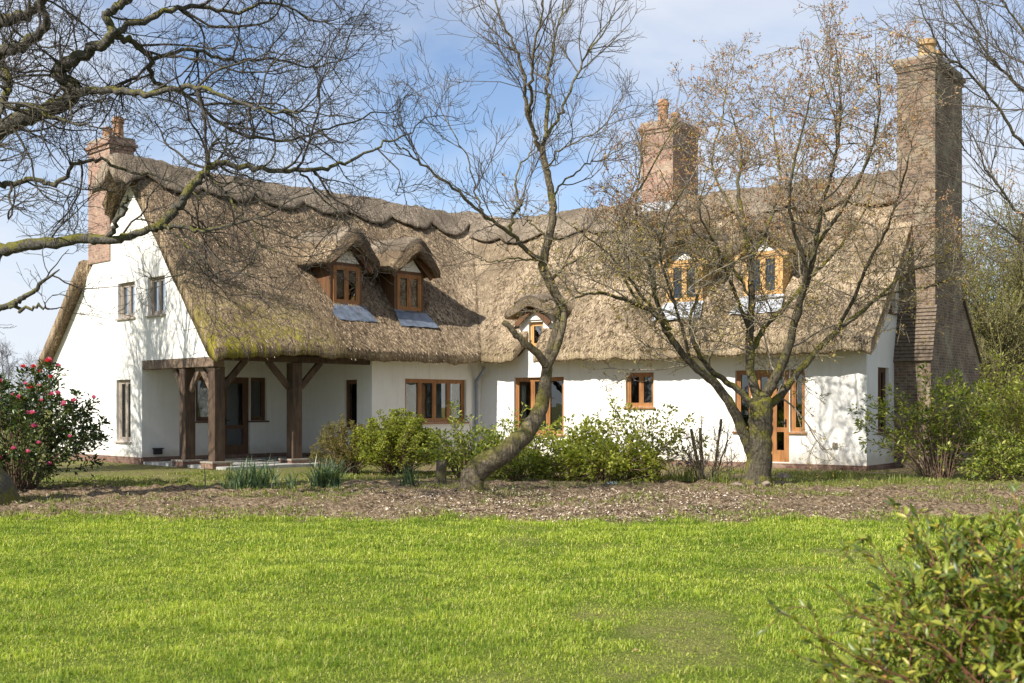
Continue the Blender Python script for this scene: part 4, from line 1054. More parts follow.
tr.append((spline([P(545, 372, D + .1), P(556, 350, D + .05), P(563, 325, D + .05), P(564, 306, D + .1), P(556, 292, D + .15)], 5), list(np.interp(np.linspace(0, 1, 21), [0, .5, 1], [0.065, 0.065, 0.04])), 0))
tr.append((spline([P(548, 366, D + .1), P(533, 350, D - .1), P(519, 337, D - .2), P(510, 328, D - .3), P(503, 322, D - .3)], 4, 0.01), list(np.linspace(0.08, 0.045, 17)), 0))
T([(541, 150, D + .2), (533, 130, D), (526, 105, D - .2), (524, 76, D - .3), (516, 50, D - .4), (503, 22, D - .5), (492, -15, D - .6)], 0.062, 0.018, dens=2.6)
T([(530, 120, D), (531, 90, D - .6), (533, 58, D - 1), (540, 22, D - 1.3), (544, -10, D - 1.5)], 0.045, 0.018, dens=2.6)
T([(542, 148, D + .2), (547, 116, D + .4), (547, 92, D + .6), (549, 69, D + .8), (556, 34, D + 1), (566, -5, D + 1.2)], 0.06, 0.018, dens=2.6)
T([(545, 140, D + .2), (556, 122, D + .8), (567, 98, D + 1.3), (586, 55, D + 1.8), (603, 32, D + 2.2), (614, 12, D + 2.4)], 0.045, 0.014, dens=2.8)
T([(545, 262, D + .2), (527, 250, D), (510, 232, D - .3), (482, 213, D - .8), (446, 183, D - 1.3), (418, 160, D - 1.6), (398, 146, D - 1.8)], 0.065, 0.014, dens=2.0)
T([(510, 233, D - .3), (515, 212, D), (520, 206, D + .2), (516, 180, D + .5), (530, 152, D + .9), (548, 138, D + 1.2)], 0.038, 0.014, dens=1.8)
T([(482, 213, D - .8), (475, 190, D - .6), (468, 160, D - .4), (452, 130, D - .2), (440, 108, D)], 0.025, 0.010, dens=3.0)
T([(549, 240, D + .2), (532, 222, D + .8), (520, 214, D + 1.2), (500, 205, D + 1.6), (470, 198, D + 1.8)], 0.025, 0.01, dens=2)
T([(552, 200, D + .2), (565, 180, D + .6), (585, 166, D + 1), (610, 155, D + 1.3), (632, 140, D + 1.5)], 0.028, 0.01, dens=2.6)
T([(546, 170, D + .2), (560, 150, D - .4), (590, 135, D - .9), (620, 110, D - 1.3)], 0.026, 0.01, dens=2.6)
T([(552, 282, D + .2), (562, 268, D - .2), (582, 258, D - .6), (606, 255, D - 1)], 0.025, 0.01, dens=2)
T([(543, 262, D + .2), (518, 258, D - .7), (492, 262, D - 1.1), (476, 255, D - 1.4)], 0.026, 0.01, dens=1.6)
leaning = tree('leaning_tree', 'slender bare tree whose crooked trunk leans right from the chippings', base, tr, tw, 'bark_mid', 'twig_mid')

# --- budding tree on the right
random.seed(303)
C_RT = cfg(5, [0, 0.16, 0.11, 0.08, 0.06], [0, 0.14, 0.19, 0.22, 0.2], [(0, 0, 0), (0, 0, 0.02), (0, 0, 0.02), (0, 0, 0.03), (0, 0, 0.03)],
            [3.0, 4.6, 5.4, 2.6], [0.15, 0.15, 0.15, 0.2], [(35, 75), (35, 75), (35, 70), (35, 65)], [(0.9, 2.0), (0.5, 1.1), (0.22, 0.6), (0.1, 0.25)], [0.018, 0.010, 0.0066, 0.005], bias=[(0, 0, 0.06)] * 5, rmin=0.0042, tiplev=2)
tr = []; tw = []; tips = []; D = 22.6
base = PG(757, D)
def T(path, r0, r1, **k): k['jit'] = 0.009; k['dens'] = k.get('dens', 2) * 1.5; tw.extend(limb(tr, path, r0 * 0.86, r1 * 0.8, C_RT, tips, **k))
pts = spline([P(757, 497, D), P(757, 486, D), P(758, 470, D), P(759, 448, D), P(760, 428, D), P(761, 408, D), P(760, 398, D)], 5, 0.008)
tr.append((pts, list(np.interp(np.linspace(0, 6, len(pts)), [0, 1, 2, 4, 6], [0.42, 0.29, 0.255, 0.25, 0.2])), 0))
for ra in (0.2, 1.9, 3.3, 4.6, 5.4):
    q = base + Vector((math.cos(ra) * 0.55, math.sin(ra) * 0.55, -0.02)); tr.append((spline([P(757, 476, D), (P(757, 491, D) + q) / 2, q], 4), list(np.linspace(0.17, 0.04, 9)), 0))
T([(753, 456, D), (742, 430, D - .1), (730, 404, D - .25), (713, 382, D - .4), (690, 362, D - .55), (669, 335, D - .7), (655, 314, D - .9), (634, 303, D - 1.2), (600, 293, D - 1.5), (575, 298, D - 1.7)], 0.135, 0.02, dens=1.4, lo=0.35)
T([(758, 412, D), (738, 390, D + .1), (716, 374, D + .1), (698, 352, D + .1), (690, 320, D + .3), (700, 285, D + .6), (690, 250, D + .9)], 0.09, 0.016, dens=1.6, lo=0.35)
T([(670, 330, D - .7), (656, 300, D - .6), (650, 270, D - .5), (640, 240, D - .4), (636, 205, D - .3), (640, 170, D - .2)], 0.055, 0.016, dens=2.2)
T([(690, 361, D - .5), (680, 320, D - .9), (668, 285, D - 1.2), (660, 250, D - 1.5), (668, 215, D - 1.8), (690, 180, D - 2)], 0.04, 0.014, dens=2.2)
T([(640, 305, D - 1.1), (618, 262, D - .7), (624, 218, D - .3), (646, 178, D), (668, 138, D + .3), (676, 118, D + .4)], 0.035, 0.011, dens=2.3)
T([(752, 300, D + .3), (728, 262, D + .8), (700, 238, D + 1.2), (676, 205, D + 1.6), (660, 170, D + 1.9)], 0.04, 0.012, dens=2.3)
T([(655, 314, D - .9), (630, 280, D - 1.2), (610, 255, D - 1.5), (590, 240, D - 1.8), (570, 225, D - 2)], 0.035, 0.012, dens=2.2)
T([(758, 400, D), (750, 368, D + .1), (750, 335, D + .2), (752, 292, D + .3), (750, 262, D + .4), (745, 228, D + .5), (738, 190, D + .6), (742, 150, D + .7), (730, 110, D + .8)], 0.115, 0.016, dens=2.0)
T([(751, 335, D + .2), (740, 305, D), (728, 275, D - .3), (716, 245, D - .6), (700, 215, D - .9), (705, 180, D - 1.1)], 0.05, 0.014, dens=2.2)
T([(752, 350, D + .2), (764, 328, D + .6), (783, 308, D + 1), (808, 280, D + 1.4), (822, 266, D + 1.7), (845, 240, D + 2), (870, 200, D + 2.3), (880, 160, D + 2.5)], 0.07, 0.014, dens=2.2)
T([(760, 402, D), (771, 386, D - .1), (780, 370, D - .2), (791, 342, D - .4), (797, 312, D - .6), (808, 280, D - .8), (816, 245, D - 1), (822, 205, D - 1.2), (835, 160, D - 1.4), (842, 110, D - 1.6)], 0.13, 0.018, dens=2.0)
T([(797, 312, D - .6), (806, 270, D - 1), (794, 230, D - 1.3), (790, 190, D - 1.6), (800, 140, D - 1.8), (812, 90, D - 2)], 0.06, 0.014, dens=2.4)
T([(762, 410, D), (778, 398, D + .2), (791, 382, D + .4), (813, 355, D + .8), (836, 331, D + 1.1), (857, 315, D + 1.4), (880, 296, D + 1.6), (905, 274, D + 1.8), (935, 264, D + 2), (965, 258, D + 2.2)], 0.10, 0.018, dens=1.6)
T([(836, 331, D + 1.1), (855, 295, D + .8), (870, 260, D + .5), (890, 220, D + .2), (905, 175, D), (912, 140, D - .2)], 0.05, 0.014, dens=2.3)
T([(880, 296, D + 1.6), (905, 290, D + 1.2), (935, 285, D + .9), (965, 270, D + .6), (985, 240, D + .4)], 0.035, 0.012, dens=2)
T([(750, 262, D + .4), (768, 225, D + 1), (780, 185, D + 1.4), (776, 145, D + 1.8), (770, 105, D + 2.1)], 0.05, 0.013, dens=2.4)
T([(816, 245, D - 1), (845, 205, D - 1.4), (868, 160, D - 1.8), (880, 110, D - 2.1), (876, 70, D - 2.3)], 0.045, 0.013, dens=2.4)
T([(835, 160, D - 1.4), (840, 120, D - 1), (838, 80, D - .7), (836, 45, D - .4)], 0.03, 0.012, dens=3)
T([(745, 228, D + .5), (724, 195, D + 1), (712, 160, D + 1.5), (722, 120, D + 2), (726, 85, D + 2.3)], 0.04, 0.012, dens=2.2)
for pts_, rad_, lv_ in tw:
    if lv_ >= 2:
        for q in pts_[1:]:
            if random.random() < 0.22: tips.append((q.copy(), (q - pts_[0]).normalized(), lv_))
bt = tree('budding_tree', 'spreading garden tree with mossy forked trunk and russet opening buds', base, tr, tw, 'bark_right', 'twig_right')
hi = [t for t in tips if t[0].z > 5.0]; lo_ = [t for t in tips if t[0].z <= 5.0]
bud_obj(hi, (3, 6), (0.032, 0.07), (0.018, 0.034), ['bud'], bt, 'leaf_buds', 0.03, 0.36)
print('buds', len(hi), len(lo_))
bud_obj(lo_, (2, 4), (0.03, 0.065), (0.018, 0.034), ['bud_low'], bt, 'leaf_buds', 0.025, 0.35)

# --- bare tree at the right edge, and woodland behind the house
random.seed(404)
C_RB = cfg(4, [0, 0.22, 0.15, 0.11], [0, 0.08, 0.11, 0.13], [(0, 0, 0), (-0.02, 0, 0.03), (-0.01, 0, 0.03), (0, 0, 0.03)], [2.8, 3.4, 4.2], [0.1, 0.1, 0.1], [(20, 50), (25, 50), (25, 55)], [(1.5, 3.2), (0.7, 1.6), (0.3, 0.9)], [0.022, 0.011, 0.007], rmin=0.0045)
tr = []; tw = []; D = 26.0
base = PG(1095, D)
tr.append((spline([base + Vector((0, 0, -.1)), base + Vector((0, 0, 2)), base + Vector((-.2, 0, 5)), base + Vector((-.3, 0, 9)), base + Vector((-.2, 0, 13))], 5, .01), list(np.linspace(0.4, 0.1, 21)), 0))
def T(path, r0, r1, **k): tw.extend(limb(tr, path, r0 * 0.7, r1 * 0.7, C_RB, None, **k))
T([base + Vector((-.2, 0, 5.0)), (1050, 170, D), (1024, 145, D - .3), (996, 105, D - .6), (968, 72, D - .9), (941, 50, D - 1.1), (922, 10, D - 1.3)], 0.07, 0.018, dens=2.0)
T([base + Vector((-.25, 0, 6.5)), (1050, 115, D + .5), (1024, 91, D + .8), (990, 57, D + 1), (971, 23, D + 1.2), (952, -5, D + 1.4)], 0.07, 0.018, dens=2.2)
T([base + Vector((-.25, 0, 7.6)), (1060, 75, D), (1030, 40, D - .2), (1005, 5, D - .3), (990, -30, D - .4)], 0.06, 0.018, dens=2.2)
T([base + Vector((-.2, 0, 4.2)), (1050, 240, D - 1), (1020, 215, D - 1.4), (990, 175, D - 1.8), (972, 135, D - 2)], 0.06, 0.015, dens=2.2)
T([base + Vector((-.2, 0, 8.5)), (1070, 20, D + 1), (1040, -10, D + 1.5), (1010, -50, D + 2)], 0.06, 0.018, dens=2.2)
tree('bare_tree', 'bare ascending tree at the right edge whose twigs cross the tall chimney', base, tr, tw, 'bark_right', 'twig_mid')

C_WD = cfg(3, [0, 0.35, 0.25], [0, 0.12, 0.15], [(0, 0, 0), (0, 0, 0.05), (0, 0, 0.04)], [5.0, 5.0], [0.12, 0.1], [(25, 65), (25, 60)], [(1.2, 3.0), (0.5, 1.4)], [0.03, 0.012], rmin=0.008, tiplev=1)
def wood_tree(px, d, h, label, leaf, keep, nst=4, name='woodland_tree', group='trees behind the house', mt='twig_wood', size=(0.06, 0.13)):
    b = PG(px, d); tr = []; tw = []; tips = []
    for k in range(nst):
        sp = 0.26 * h * (0.3 + random.random()); az = random.random() * 6.28
        top = b + Vector((math.cos(az) * sp, math.sin(az) * sp, h * random.uniform(0.75, 1.0)))
        mid = b.lerp(top, 0.5) + Vector((random.gauss(0, .3), random.gauss(0, .3), 0.3))
        tw.extend(limb(tr, [b + Vector((random.gauss(0, .12), random.gauss(0, .12), -.1)), b.lerp(mid, 0.5) + rvec(.15), mid, mid.lerp(top, 0.5) + rvec(.2), top], 0.02 * h / nst ** .5 + 0.03, 0.02, C_WD, tips, lo=0.08, jit=0.05, Lref=h / 8, sub=4))
    t = tree(name, label, b, tr, tw, mt, mt, group)
    if leaf:
        pp = []
        for pts, rad, lev in tw:
            for q in pts[1::2]: pp.append((q, rvec(), 2))
        random.shuffle(pp)
        bud_obj(tips + pp, (1, 2), size, (size[0] * .5, size[1] * .5), [leaf], t, 'foliage', 0.12, keep)
    return t
wood_tree(985, 46, 8.5, 'olive woodland tree right behind the chimney base', 'leaf_wood', 0.6)
wood_tree(1022, 42, 9.5, 'taller olive woodland tree at the right edge behind the house', 'leaf_wood', 0.6)
wood_tree(1068, 44, 9.0, 'olive woodland tree beyond the right edge', 'leaf_wood', 0.5)
wood_tree(1000, 58, 12.0, 'tall thin bare woodland tree behind the olive ones', 'leaf_wood', 0.12)
wood_tree(1050, 60, 13.0, 'tallest bare woodland tree at far right', 'leaf_wood', 0.12)
wood_tree(960, 62, 9.0, 'woodland tree half hidden behind the tall chimney', 'leaf_wood', 0.35)
for px, d, h, lb in ((8, 120, 8.2, 'faint bare far tree beside the house, leftmost on the skyline'), (36, 132, 7.0, 'faint bare far tree on the skyline above the pink shrub'), (70, 150, 7.6, 'faint bare far tree nearest the white gable'), (-40, 125, 9, 'faint bare far tree outside the left edge')):
    if px < -20: continue
    wood_tree(px, d, h, lb, None, 0, 4, 'far_tree', 'faint trees on the skyline', 'twig_far')

# bare tree beyond the left edge that throws its shadow on the white gable
random.seed(606)
wood_tree((-14.6) / 25.6 * FPX + 512, 25.6, 10.5, 'upright bare tree beyond the left edge shading the white gable', None, 0, 5, 'bare_tree', None, 'twig_mid')
random.seed(607)

# ------------------------------------------------------------------ shrubs
def shrub(name, label, px, d, w, h, nst, nl, L, W, leafm, stemm, group=None, dome=True, lowest=0.05, depth=None, upness=0.3, detail=False, stem_r=0.012, arch=0.0, cat='shrub', loc=None, shell=0.55, even=False):
    b = loc or PG(px, d); b.z = gz1(b.x, b.y); t = thing(name, label, cat, b, group)
    br = []; pos = []; dr = []; up = []
    depth = depth or w
    seedv = random.random() * 50
    for k in range(nst):
        az = random.random() * 6.2832; rad = math.sqrt(random.random())
        lump = 0.92 + 0.42 * (mnoise.noise(Vector((math.cos(az) * 1.7 + seedv, math.sin(az) * 1.7, rad * 1.5))) + 0.3)
        ex = Vector((math.cos(az) * rad * w / 2 * lump, math.sin(az) * rad * depth / 2 * lump, 0))
        ht = h * (math.sqrt(max(0.05, 1 - 0.8 * rad * rad)) if dome else (1 - 0.4 * rad)) * lump * random.uniform(0.6, 1.02)
        if even: ht = h * math.sqrt(max(0.06, 1 - 0.92 * rad * rad)) * random.uniform(0.9, 1.0); fr = random.uniform(0.45, 1.0) ** 0.5; ex = ex * fr; ht *= fr
        elif random.random() < 0.35: ht *= random.uniform(0.25, 0.8)
        p0 = b + Vector((ex.x * 0.2, ex.y * 0.2, -0.03)); p3 = b + ex + Vector((0, 0, max(ht, lowest)))
        p1 = p0.lerp(p3, 0.4) + Vector((ex.x * -0.12, ex.y * -0.12, ht * 0.12)) + rvec(0.03 * h); p2 = p0.lerp(p3, 0.75) + rvec(0.03 * h) + Vector((0, 0, ht * arch))
        pts = spline([p0, p1, p2, p3], 4, 0.006 * h); n = len(pts) - 1
        br.append((pts, [stem_r * (1 - 0.75 * i / n) for i in range(n + 1)], 1))
        m = nl // nst
        for j in range(m):
            f = 1 - (1 - shell * 0.6) * random.random() ** 1.6
            x = f * n; i = min(int(x), n - 1); q = pts[i].lerp(pts[i + 1], x - i); tg = (pts[i + 1] - pts[i]).normalized()
            off = rvec(1); off = off - tg * off.dot(tg)
            sp = L[1] * 1.1 if f > 0.95 else L[1] * 2.2 * random.random()
            q = q + off.normalized() * sp * random.random() + Vector((0, 0, 0))
            if q.z < 0.02: q.z = 0.03
            pos.append(tuple(q)); dr.append(tuple(off.normalized() * 0.8 + tg * 0.7 + rvec(0.25))); up.append((random.gauss(0, .5), random.gauss(0, .5), 1.0 * upness + 0.5))
    tube_obj('stems', br, [stemm], t, lambda l: 5)
    if name == 'flowering_shrub': t['_tips'] = [tuple(b_[0][-1]) for b_ in br]
    N = len(pos)
    leaf_obj('foliage', pos, dr, np.array(up), RNG.uniform(*L, N), RNG.uniform(*W, N), [leafm], t, detail=detail)
    return t
random.seed(505)
rh = shrub('flowering_shrub', 'dark glossy shrub with pink and red flowers at the left edge', 18, 21.6, 3.1, 2.3, 110, 9500, (0.06, 0.12), (0.035, 0.06), 'leaf_rhodo', 'stem', lowest=0.5, shell=0.8)
def flower(p, r, mat, parent, n=16):
    pos = []; dr = []; up = []
    for k in range(n):
        a = k * 2.4; e = 0.15 + 1.2 * (k / n); d = Vector((math.cos(a) * math.cos(e), math.sin(a) * math.cos(e), math.sin(e))) + rvec(.12)
        pos.append(tuple(p)); dr.append(tuple(d)); up.append(tuple(Vector((-d.x * d.z, -d.y * d.z, 1)) + rvec(.1)))
    leaf_obj('flower', pos, dr, np.array(up), r, r * 0.9, [mat], parent, fold=0.2, droop=-0.1)
cand = [q for q in rh['_tips'] if True]
del rh['_tips']
cand = [Vector(q) for q in cand]; random.shuffle(cand)
cand.sort(key=lambda q: q.y * 0.8 - q.z * 0.9 + random.random() * 1.4)
nf = 0; used = []
for q in cand:
    if any((q - z).length < 0.10 for z in used): continue
    used.append(q); nf += 1
    flower(q + Vector((0, -0.05, 0.03)), random.uniform(0.055, 0.095), 'petal_red' if (q.z > 1.8 and random.random() < .45) else 'petal', rh)
    if nf >= 60: break

random.seed(515)
shrub('evergreen_shrub', 'dull olive bush with brownish bare stems beside the right porch post', 348, 27.4, 2.0, 1.5, 130, 9000, (0.03, 0.06), (0.015, 0.03), 'leaf_dull', 'stem', 'bushes in front of the porch wing', lowest=0.3, depth=1.6, even=True, shell=0.8)
shrub('evergreen_shrub', 'rounded fine-leaved green bush beneath the four-light window', 398, 27.2, 2.5, 1.62, 300, 26000, (0.035, 0.065), (0.024, 0.042), 'leaf_box', 'stem', 'bushes in front of the porch wing', lowest=0.2, depth=2.2, even=True, shell=0.9)
shrub('garden_shrub', 'mid green glossy shrub just left of the leaning trunk', 466, 25.2, 2.2, 1.4, 60, 2600, (0.06, 0.13), (0.035, 0.06), 'leaf_mid', 'stem', 'leafy shrubs along the white wall', lowest=0.2, depth=1.3)
shrub('garden_shrub', 'leggy green shrub directly behind the leaning trunk', 512, 26.0, 1.8, 1.6, 45, 1500, (0.06, 0.13), (0.035, 0.06), 'leaf_mid', 'stem', 'leafy shrubs along the white wall', dome=False, lowest=0.2, depth=1.2)
shrub('garden_shrub', 'yellow-green leafy shrub just right of the leaning trunk', 570, 25.0, 2.4, 1.4, 70, 2800, (0.07, 0.14), (0.04, 0.07), 'leaf_lime', 'stem', 'leafy shrubs along the white wall', lowest=0.15, depth=1.4)
shrub('garden_shrub', 'bright lime loose shrub with tall thin shoots under the small window', 640, 24.6, 2.4, 2.0, 60, 1900, (0.07, 0.13), (0.04, 0.065), 'leaf_lime', 'stem', 'leafy shrubs along the white wall', dome=False, lowest=0.15, depth=1.4)
shrub('garden_shrub', 'low lime shrub spreading over the chippings between the two trunks', 606, 24.0, 2.8, 0.95, 65, 3000, (0.07, 0.13), (0.04, 0.065), 'leaf_lime', 'stem', 'leafy shrubs along the white wall', lowest=0.1, depth=1.1)
shrub('garden_shrub', 'dense low green shrub at the foot of the leaning trunk', 520, 24.4, 1.9, 0.9, 55, 2800, (0.05, 0.11), (0.03, 0.055), 'leaf_mid', 'stem', 'leafy shrubs along the white wall', lowest=0.1, depth=1.2)
shrub('arching_shrub', 'sprawling laurel with arching stems in front of the tall chimney base', 940, 25.2, 3.0, 2.6, 90, 4000, (0.07, 0.14), (0.035, 0.06), 'leaf_mid', 'stem', lowest=0.2, arch=0.12, depth=2.2, dome=False)
shrub('arching_shrub', 'bright green shrub at the right edge behind the laurel', 1022, 27.0, 2.6, 3.0, 80, 4600, (0.06, 0.12), (0.03, 0.055), 'leaf_lime', 'stem', lowest=0.3, depth=2.0, dome=False)
shrub('arching_shrub', 'low dark shrub at the right edge beside the soil bed', 1003, 24.6, 1.9, 1.05, 50, 2200, (0.06, 0.12), (0.03, 0.055), 'leaf_mid', 'stem', lowest=0.2, depth=1.6)
# pruned stems with fine twigs
random.seed(525)
b = PG(705, 24.4); b.z = gz1(b.x, b.y)
ps = thing('pruned_shrub', 'cut-back shrub with bare sawn stems beside the budding tree', 'shrub', b)
br = []; tips = []
C_PR = cfg(3, [0, 0.09, 0.06], [0, 0.14, 0.16], [(0, 0, 0), (0, 0, 0.05), (0, 0, 0.05)], [7, 8], [0.2, 0.1], [(25, 60), (25, 60)], [(0.4, 0.9), (0.12, 0.35)], [0.008, 0.005], rmin=0.0042, tiplev=1)
st_ = []
for px0, px1, py1, r in ((704, 691, 429, .035), (704, 700, 428, .035), (710, 721, 419, .03), (712, 728, 440, .02), (700, 684, 450, .018)):
    st_.append((spline([PG(px0, 24.4) + Vector((0, 0, -.03)), P((px0 * .5 + px1 * .5), 462, 24.35), P(px1, py1, 24.3)], 5, .008), [r] * 10 + [r * .9], 0))
    tips_ = []
    p_ = st_[-1][0]
    spawn(br, p_, [(p_[-1] - p_[0]).normalized()] * len(p_), st_[-1][1], 1.1, 0, C_PR, tips, 9, 0.1)
for k in range(26):
    q = PG(random.uniform(672, 742), 24.4 + random.uniform(-.4, .4)); grow(br, q, Vector((random.gauss(0, .25), 0, 1)), random.uniform(.4, 1.2), 0.007, 1, C_PR, tips)
tube_obj('stems', st_, ['bark_mid'], ps, lambda l: 7); tube_obj('twigs', br, ['twig_mid'], ps, lambda l: 3)
bud_obj(tips, (1, 2), (0.025, 0.05), (0.015, 0.03), ['bud_low'], ps, 'leaf_buds', .02, .4)

# foreground shrub, bottom right
random.seed(535)
def near_shrub():
    b = Vector((2.42, 4.45, 0)); t = thing('near_shrub', 'close leafy shrub with red stems and yellow-green shoots filling the bottom right corner', 'shrub', b)
    br = []; pos = []; dr = []; up = []
    def stem(p0, p3, r, leaves=26, side=True):
        mid = p0.lerp(p3, 0.55) + rvec(0.05) + Vector((0, 0, 0.06)); pts = spline([p0, p0.lerp(mid, .55) + rvec(.03), mid, mid.lerp(p3, .55) + rvec(.02), p3], 5, 0.003); n = len(pts) - 1
        br.append((pts, [max(r * (1 - 0.8 * i / n), 0.0017) for i in range(n + 1)], 1))
        for j in range(leaves):
            f = 1 - 0.72 * (j / leaves) ** 1.1 + random.gauss(0, .01); f = min(max(f, 0.05), 1)
            x = f * n; i = min(int(x), n - 1); q = pts[i].lerp(pts[i + 1], x - i); tg = (pts[i + 1] - pts[i]).normalized()
            sd_ = tg.cross(Vector((0, 0, 1)) + rvec(.6)).normalized() * (1 if j % 2 else -1)
            pos.append(tuple(q)); dr.append(tuple(sd_ * 0.75 + tg * (0.9 + f * f * 1.2) + rvec(.18) + Vector((0, 0, .15)))); up.append(tuple(Vector((0, 0, 1)) + rvec(.6)))
        if side:
            for j in range(random.randint(3, 6)):
                x = random.uniform(.35, .95) * n; i = min(int(x), n - 1); q = pts[i].lerp(pts[i + 1], x - i); tg = (pts[i + 1] - pts[i]).normalized()
                dv = (tg + rvec(.45) + Vector((0, 0, .2))).normalized(); stem(q, q + dv * random.uniform(.10, .32), 0.003, 13, False)
    for k in range(260):
        az = random.random() * 6.28; rad = math.sqrt(random.random()); ex = Vector((math.cos(az) * rad * 1.28, math.sin(az) * rad * 1.05, 0))
        h = 1.36 * math.sqrt(max(.08, 1 - .93 * rad * rad)) * random.uniform(.72, 1.03)
        stem(b + ex * 0.25, b + ex + Vector((0, 0, h)), 0.0048, 42)
    for px, py, dd in ((772, 606, 3.9), (806, 640, 3.7), (835, 592, 4.1), (1015, 489, 4.6), (875, 565, 4.3), (795, 655, 3.5)):   # stray shoots
        e = P(px, py, dd); stem(b + Vector((-.45, -.3, .25)), e, 0.007, 22, False)
    tube_obj('stems', br, ['stem_red'], t, lambda l: 6)
    N = len(pos)
    leaf_obj('foliage', pos, dr, np.array(up), RNG.uniform(0.034, 0.07, N), RNG.uniform(0.013, 0.022, N), ['leaf_near'], t, detail=True, fold=0.22, droop=0.18)
near_shrub()

# ------------------------------------------------------------------ tufts, stump, rocks, scrap
def blade_clump(name, label, cat, px, d, n, h, spread, wdt, mat, group=None, arch=0.5, flowers=0, part='leaves'):
    b = PG(px, d); b.z = gz1(b.x, b.y); t = thing(name, label, cat, b, group); V = []; Q = []
    for k in range(n):
        az = random.random() * 6.28; p = b + Vector((random.gauss(0, spread), random.gauss(0, spread * .6), -0.02)); hh = h * random.uniform(.55, 1.1)
        o = Vector((math.cos(az), math.sin(az), 0)); sd_ = Vector((-o.y, o.x, 0)); lean = random.uniform(.15, arch)
        base_i = len(V)
        for i in range(6):
            f = i / 5; c = p + o * (hh * lean * f * f) + Vector((0, 0, hh * (f - 0.42 * lean * f ** 3))); ww = wdt * (1 - f ** 2.5) + .001
            V.append(tuple(c - sd_ * ww / 2)); V.append(tuple(c + sd_ * ww / 2))
        for i in range(5): a = base_i + 2 * i; Q.append((a, a + 1, a + 3, a + 2))
    np_mesh(part, np.array(V), np.array(Q), None, [mat], t)
    if flowers:
        for k in range(flowers):
            q = b + Vector((random.gauss(0, spread), random.gauss(0, spread * .6), h * random.uniform(.8, 1.15)))
            flower(q, 0.035, 'blue_flower', t, 8)
    return t
random.seed(545)
blade_clump('daffodil_clump', 'wide blue-green clump of flowerless strappy leaves before the front porch post', 'plant', 250, 21.6, 190, 0.72, 0.27, 0.026, 'leaf_daff', 'strappy leaf clumps in the bed', 1.0)
blade_clump('daffodil_clump', 'dense spiky strappy clump in front of the olive bush', 'plant', 326, 21.9, 190, 0.74, 0.15, 0.026, 'leaf_daff', 'strappy leaf clumps in the bed', 1.2)
blade_clump('daffodil_clump', 'small upright strappy clump beside the short stump', 'plant', 409, 22.6, 60, 0.62, 0.09, 0.02, 'leaf_daff', 'strappy leaf clumps in the bed', 0.6)
blade_clump('bluebell_clump', 'green clump with a few blue flowers beside the pruned stems', 'plant', 682, 24.0, 70, 0.36, 0.2, 0.018, 'leaf_weed', None, 0.7, 6)
blade_clump('grass_tuft', 'bright grass tuft between budding tree and house corner', 'grass tuft', 838, 25.2, 70, 0.34, 0.13, 0.012, 'leaf_weed', 'grass tufts in the bed', .5)
blade_clump('grass_tuft', 'bright grass tuft below the house corner', 'grass tuft', 897, 23.6, 60, 0.26, 0.14, 0.012, 'leaf_weed', 'grass tufts in the bed', .5)
blade_clump('grass_tuft', 'small upright green tuft beside the budding tree trunk', 'grass tuft', 722, 23.4, 60, 0.34, 0.11, 0.014, 'leaf_weed', 'grass tufts in the bed', .5)
blade_clump('grass_tuft', 'thin strappy tuft just right of the wide blue-green clump', 'grass tuft', 290, 21.6, 26, 0.42, 0.07, 0.018, 'leaf_daff', 'grass tufts in the bed', .7)
# short stump
b = PG(441, 23.2)
m = MB(); sg = 14; prof = [(0.17, -0.05), (0.125, 0.08), (0.105, 0.3), (0.11, 0.46), (0.085, 0.50)]
vs = []; fs = []
for j, (r, z) in enumerate(prof):
    for k in range(sg):
        a = 2 * math.pi * k / sg; rr_ = r * (1 + .22 * mnoise.noise(Vector((math.cos(a) * 1.5, math.sin(a) * 1.5, z * 3)))); vs.append((b.x + rr_ * math.cos(a) + .03 * z, b.y + rr_ * math.sin(a), z + (.06 * math.cos(a * 2 + 1) if j >= 3 else 0)))
for j in range(len(prof) - 1):
    for k in range(sg): fs.append((j * sg + k, j * sg + (k + 1) % sg, (j + 1) * sg + (k + 1) % sg, (j + 1) * sg + k))
fs.append(tuple((len(prof) - 1) * sg + k for k in range(sg))); m.add(vs, fs)
m2 = m.build('tree_stump', ['bark_mid'], None, smooth=False); tag(m2, 'short rough stump just left of the leaning trunk', 'stump')
def rock(px, d, r, label):
    bm = bmesh.new(); bmesh.ops.create_icosphere(bm, subdivisions=3, radius=1); s = random.random() * 40
    for v in bm.verts:
        k = 1 + .35 * mnoise.noise(v.co * 1.1 + Vector((s, 0, 0))) + .12 * mnoise.noise(v.co * 3 + Vector((s, 4, 0))); v.co = Vector((v.co.x * k * r, v.co.y * k * r * .8, v.co.z * k * r * .6))
    me = bpy.data.meshes.new('garden_rock'); bm.to_mesh(me); bm.free(); o = put('garden_rock', me, None, ['rock'], True)
    b = PG(px, d); o.location = (b.x, b.y, gz1(b.x, b.y) + r * .3); tag(o, label, 'rock', 'rocks in the bed')
rock(563, 22.4, .11, 'pale flat rock on chippings right of the leaning trunk'); rock(738, 22.6, .10, 'rounded rock left of the budding trunk'); rock(766, 21.9, .09, 'rock at the foot of the budding trunk'); rock(783, 25.6, .16, 'dark rock by the house door step')
bm = bmesh.new(); bmesh.ops.create_grid(bm, x_segments=10, y_segments=8, size=0.5)
for v in bm.verts: v.co = Vector((v.co.x * .24, v.co.y * .2, .03 + .12 * abs(mnoise.noise(v.co * 5)) + .05 * mnoise.noise(v.co * 11)))
bmesh.ops.solidify(bm, geom=bm.faces[:], thickness=0.004)
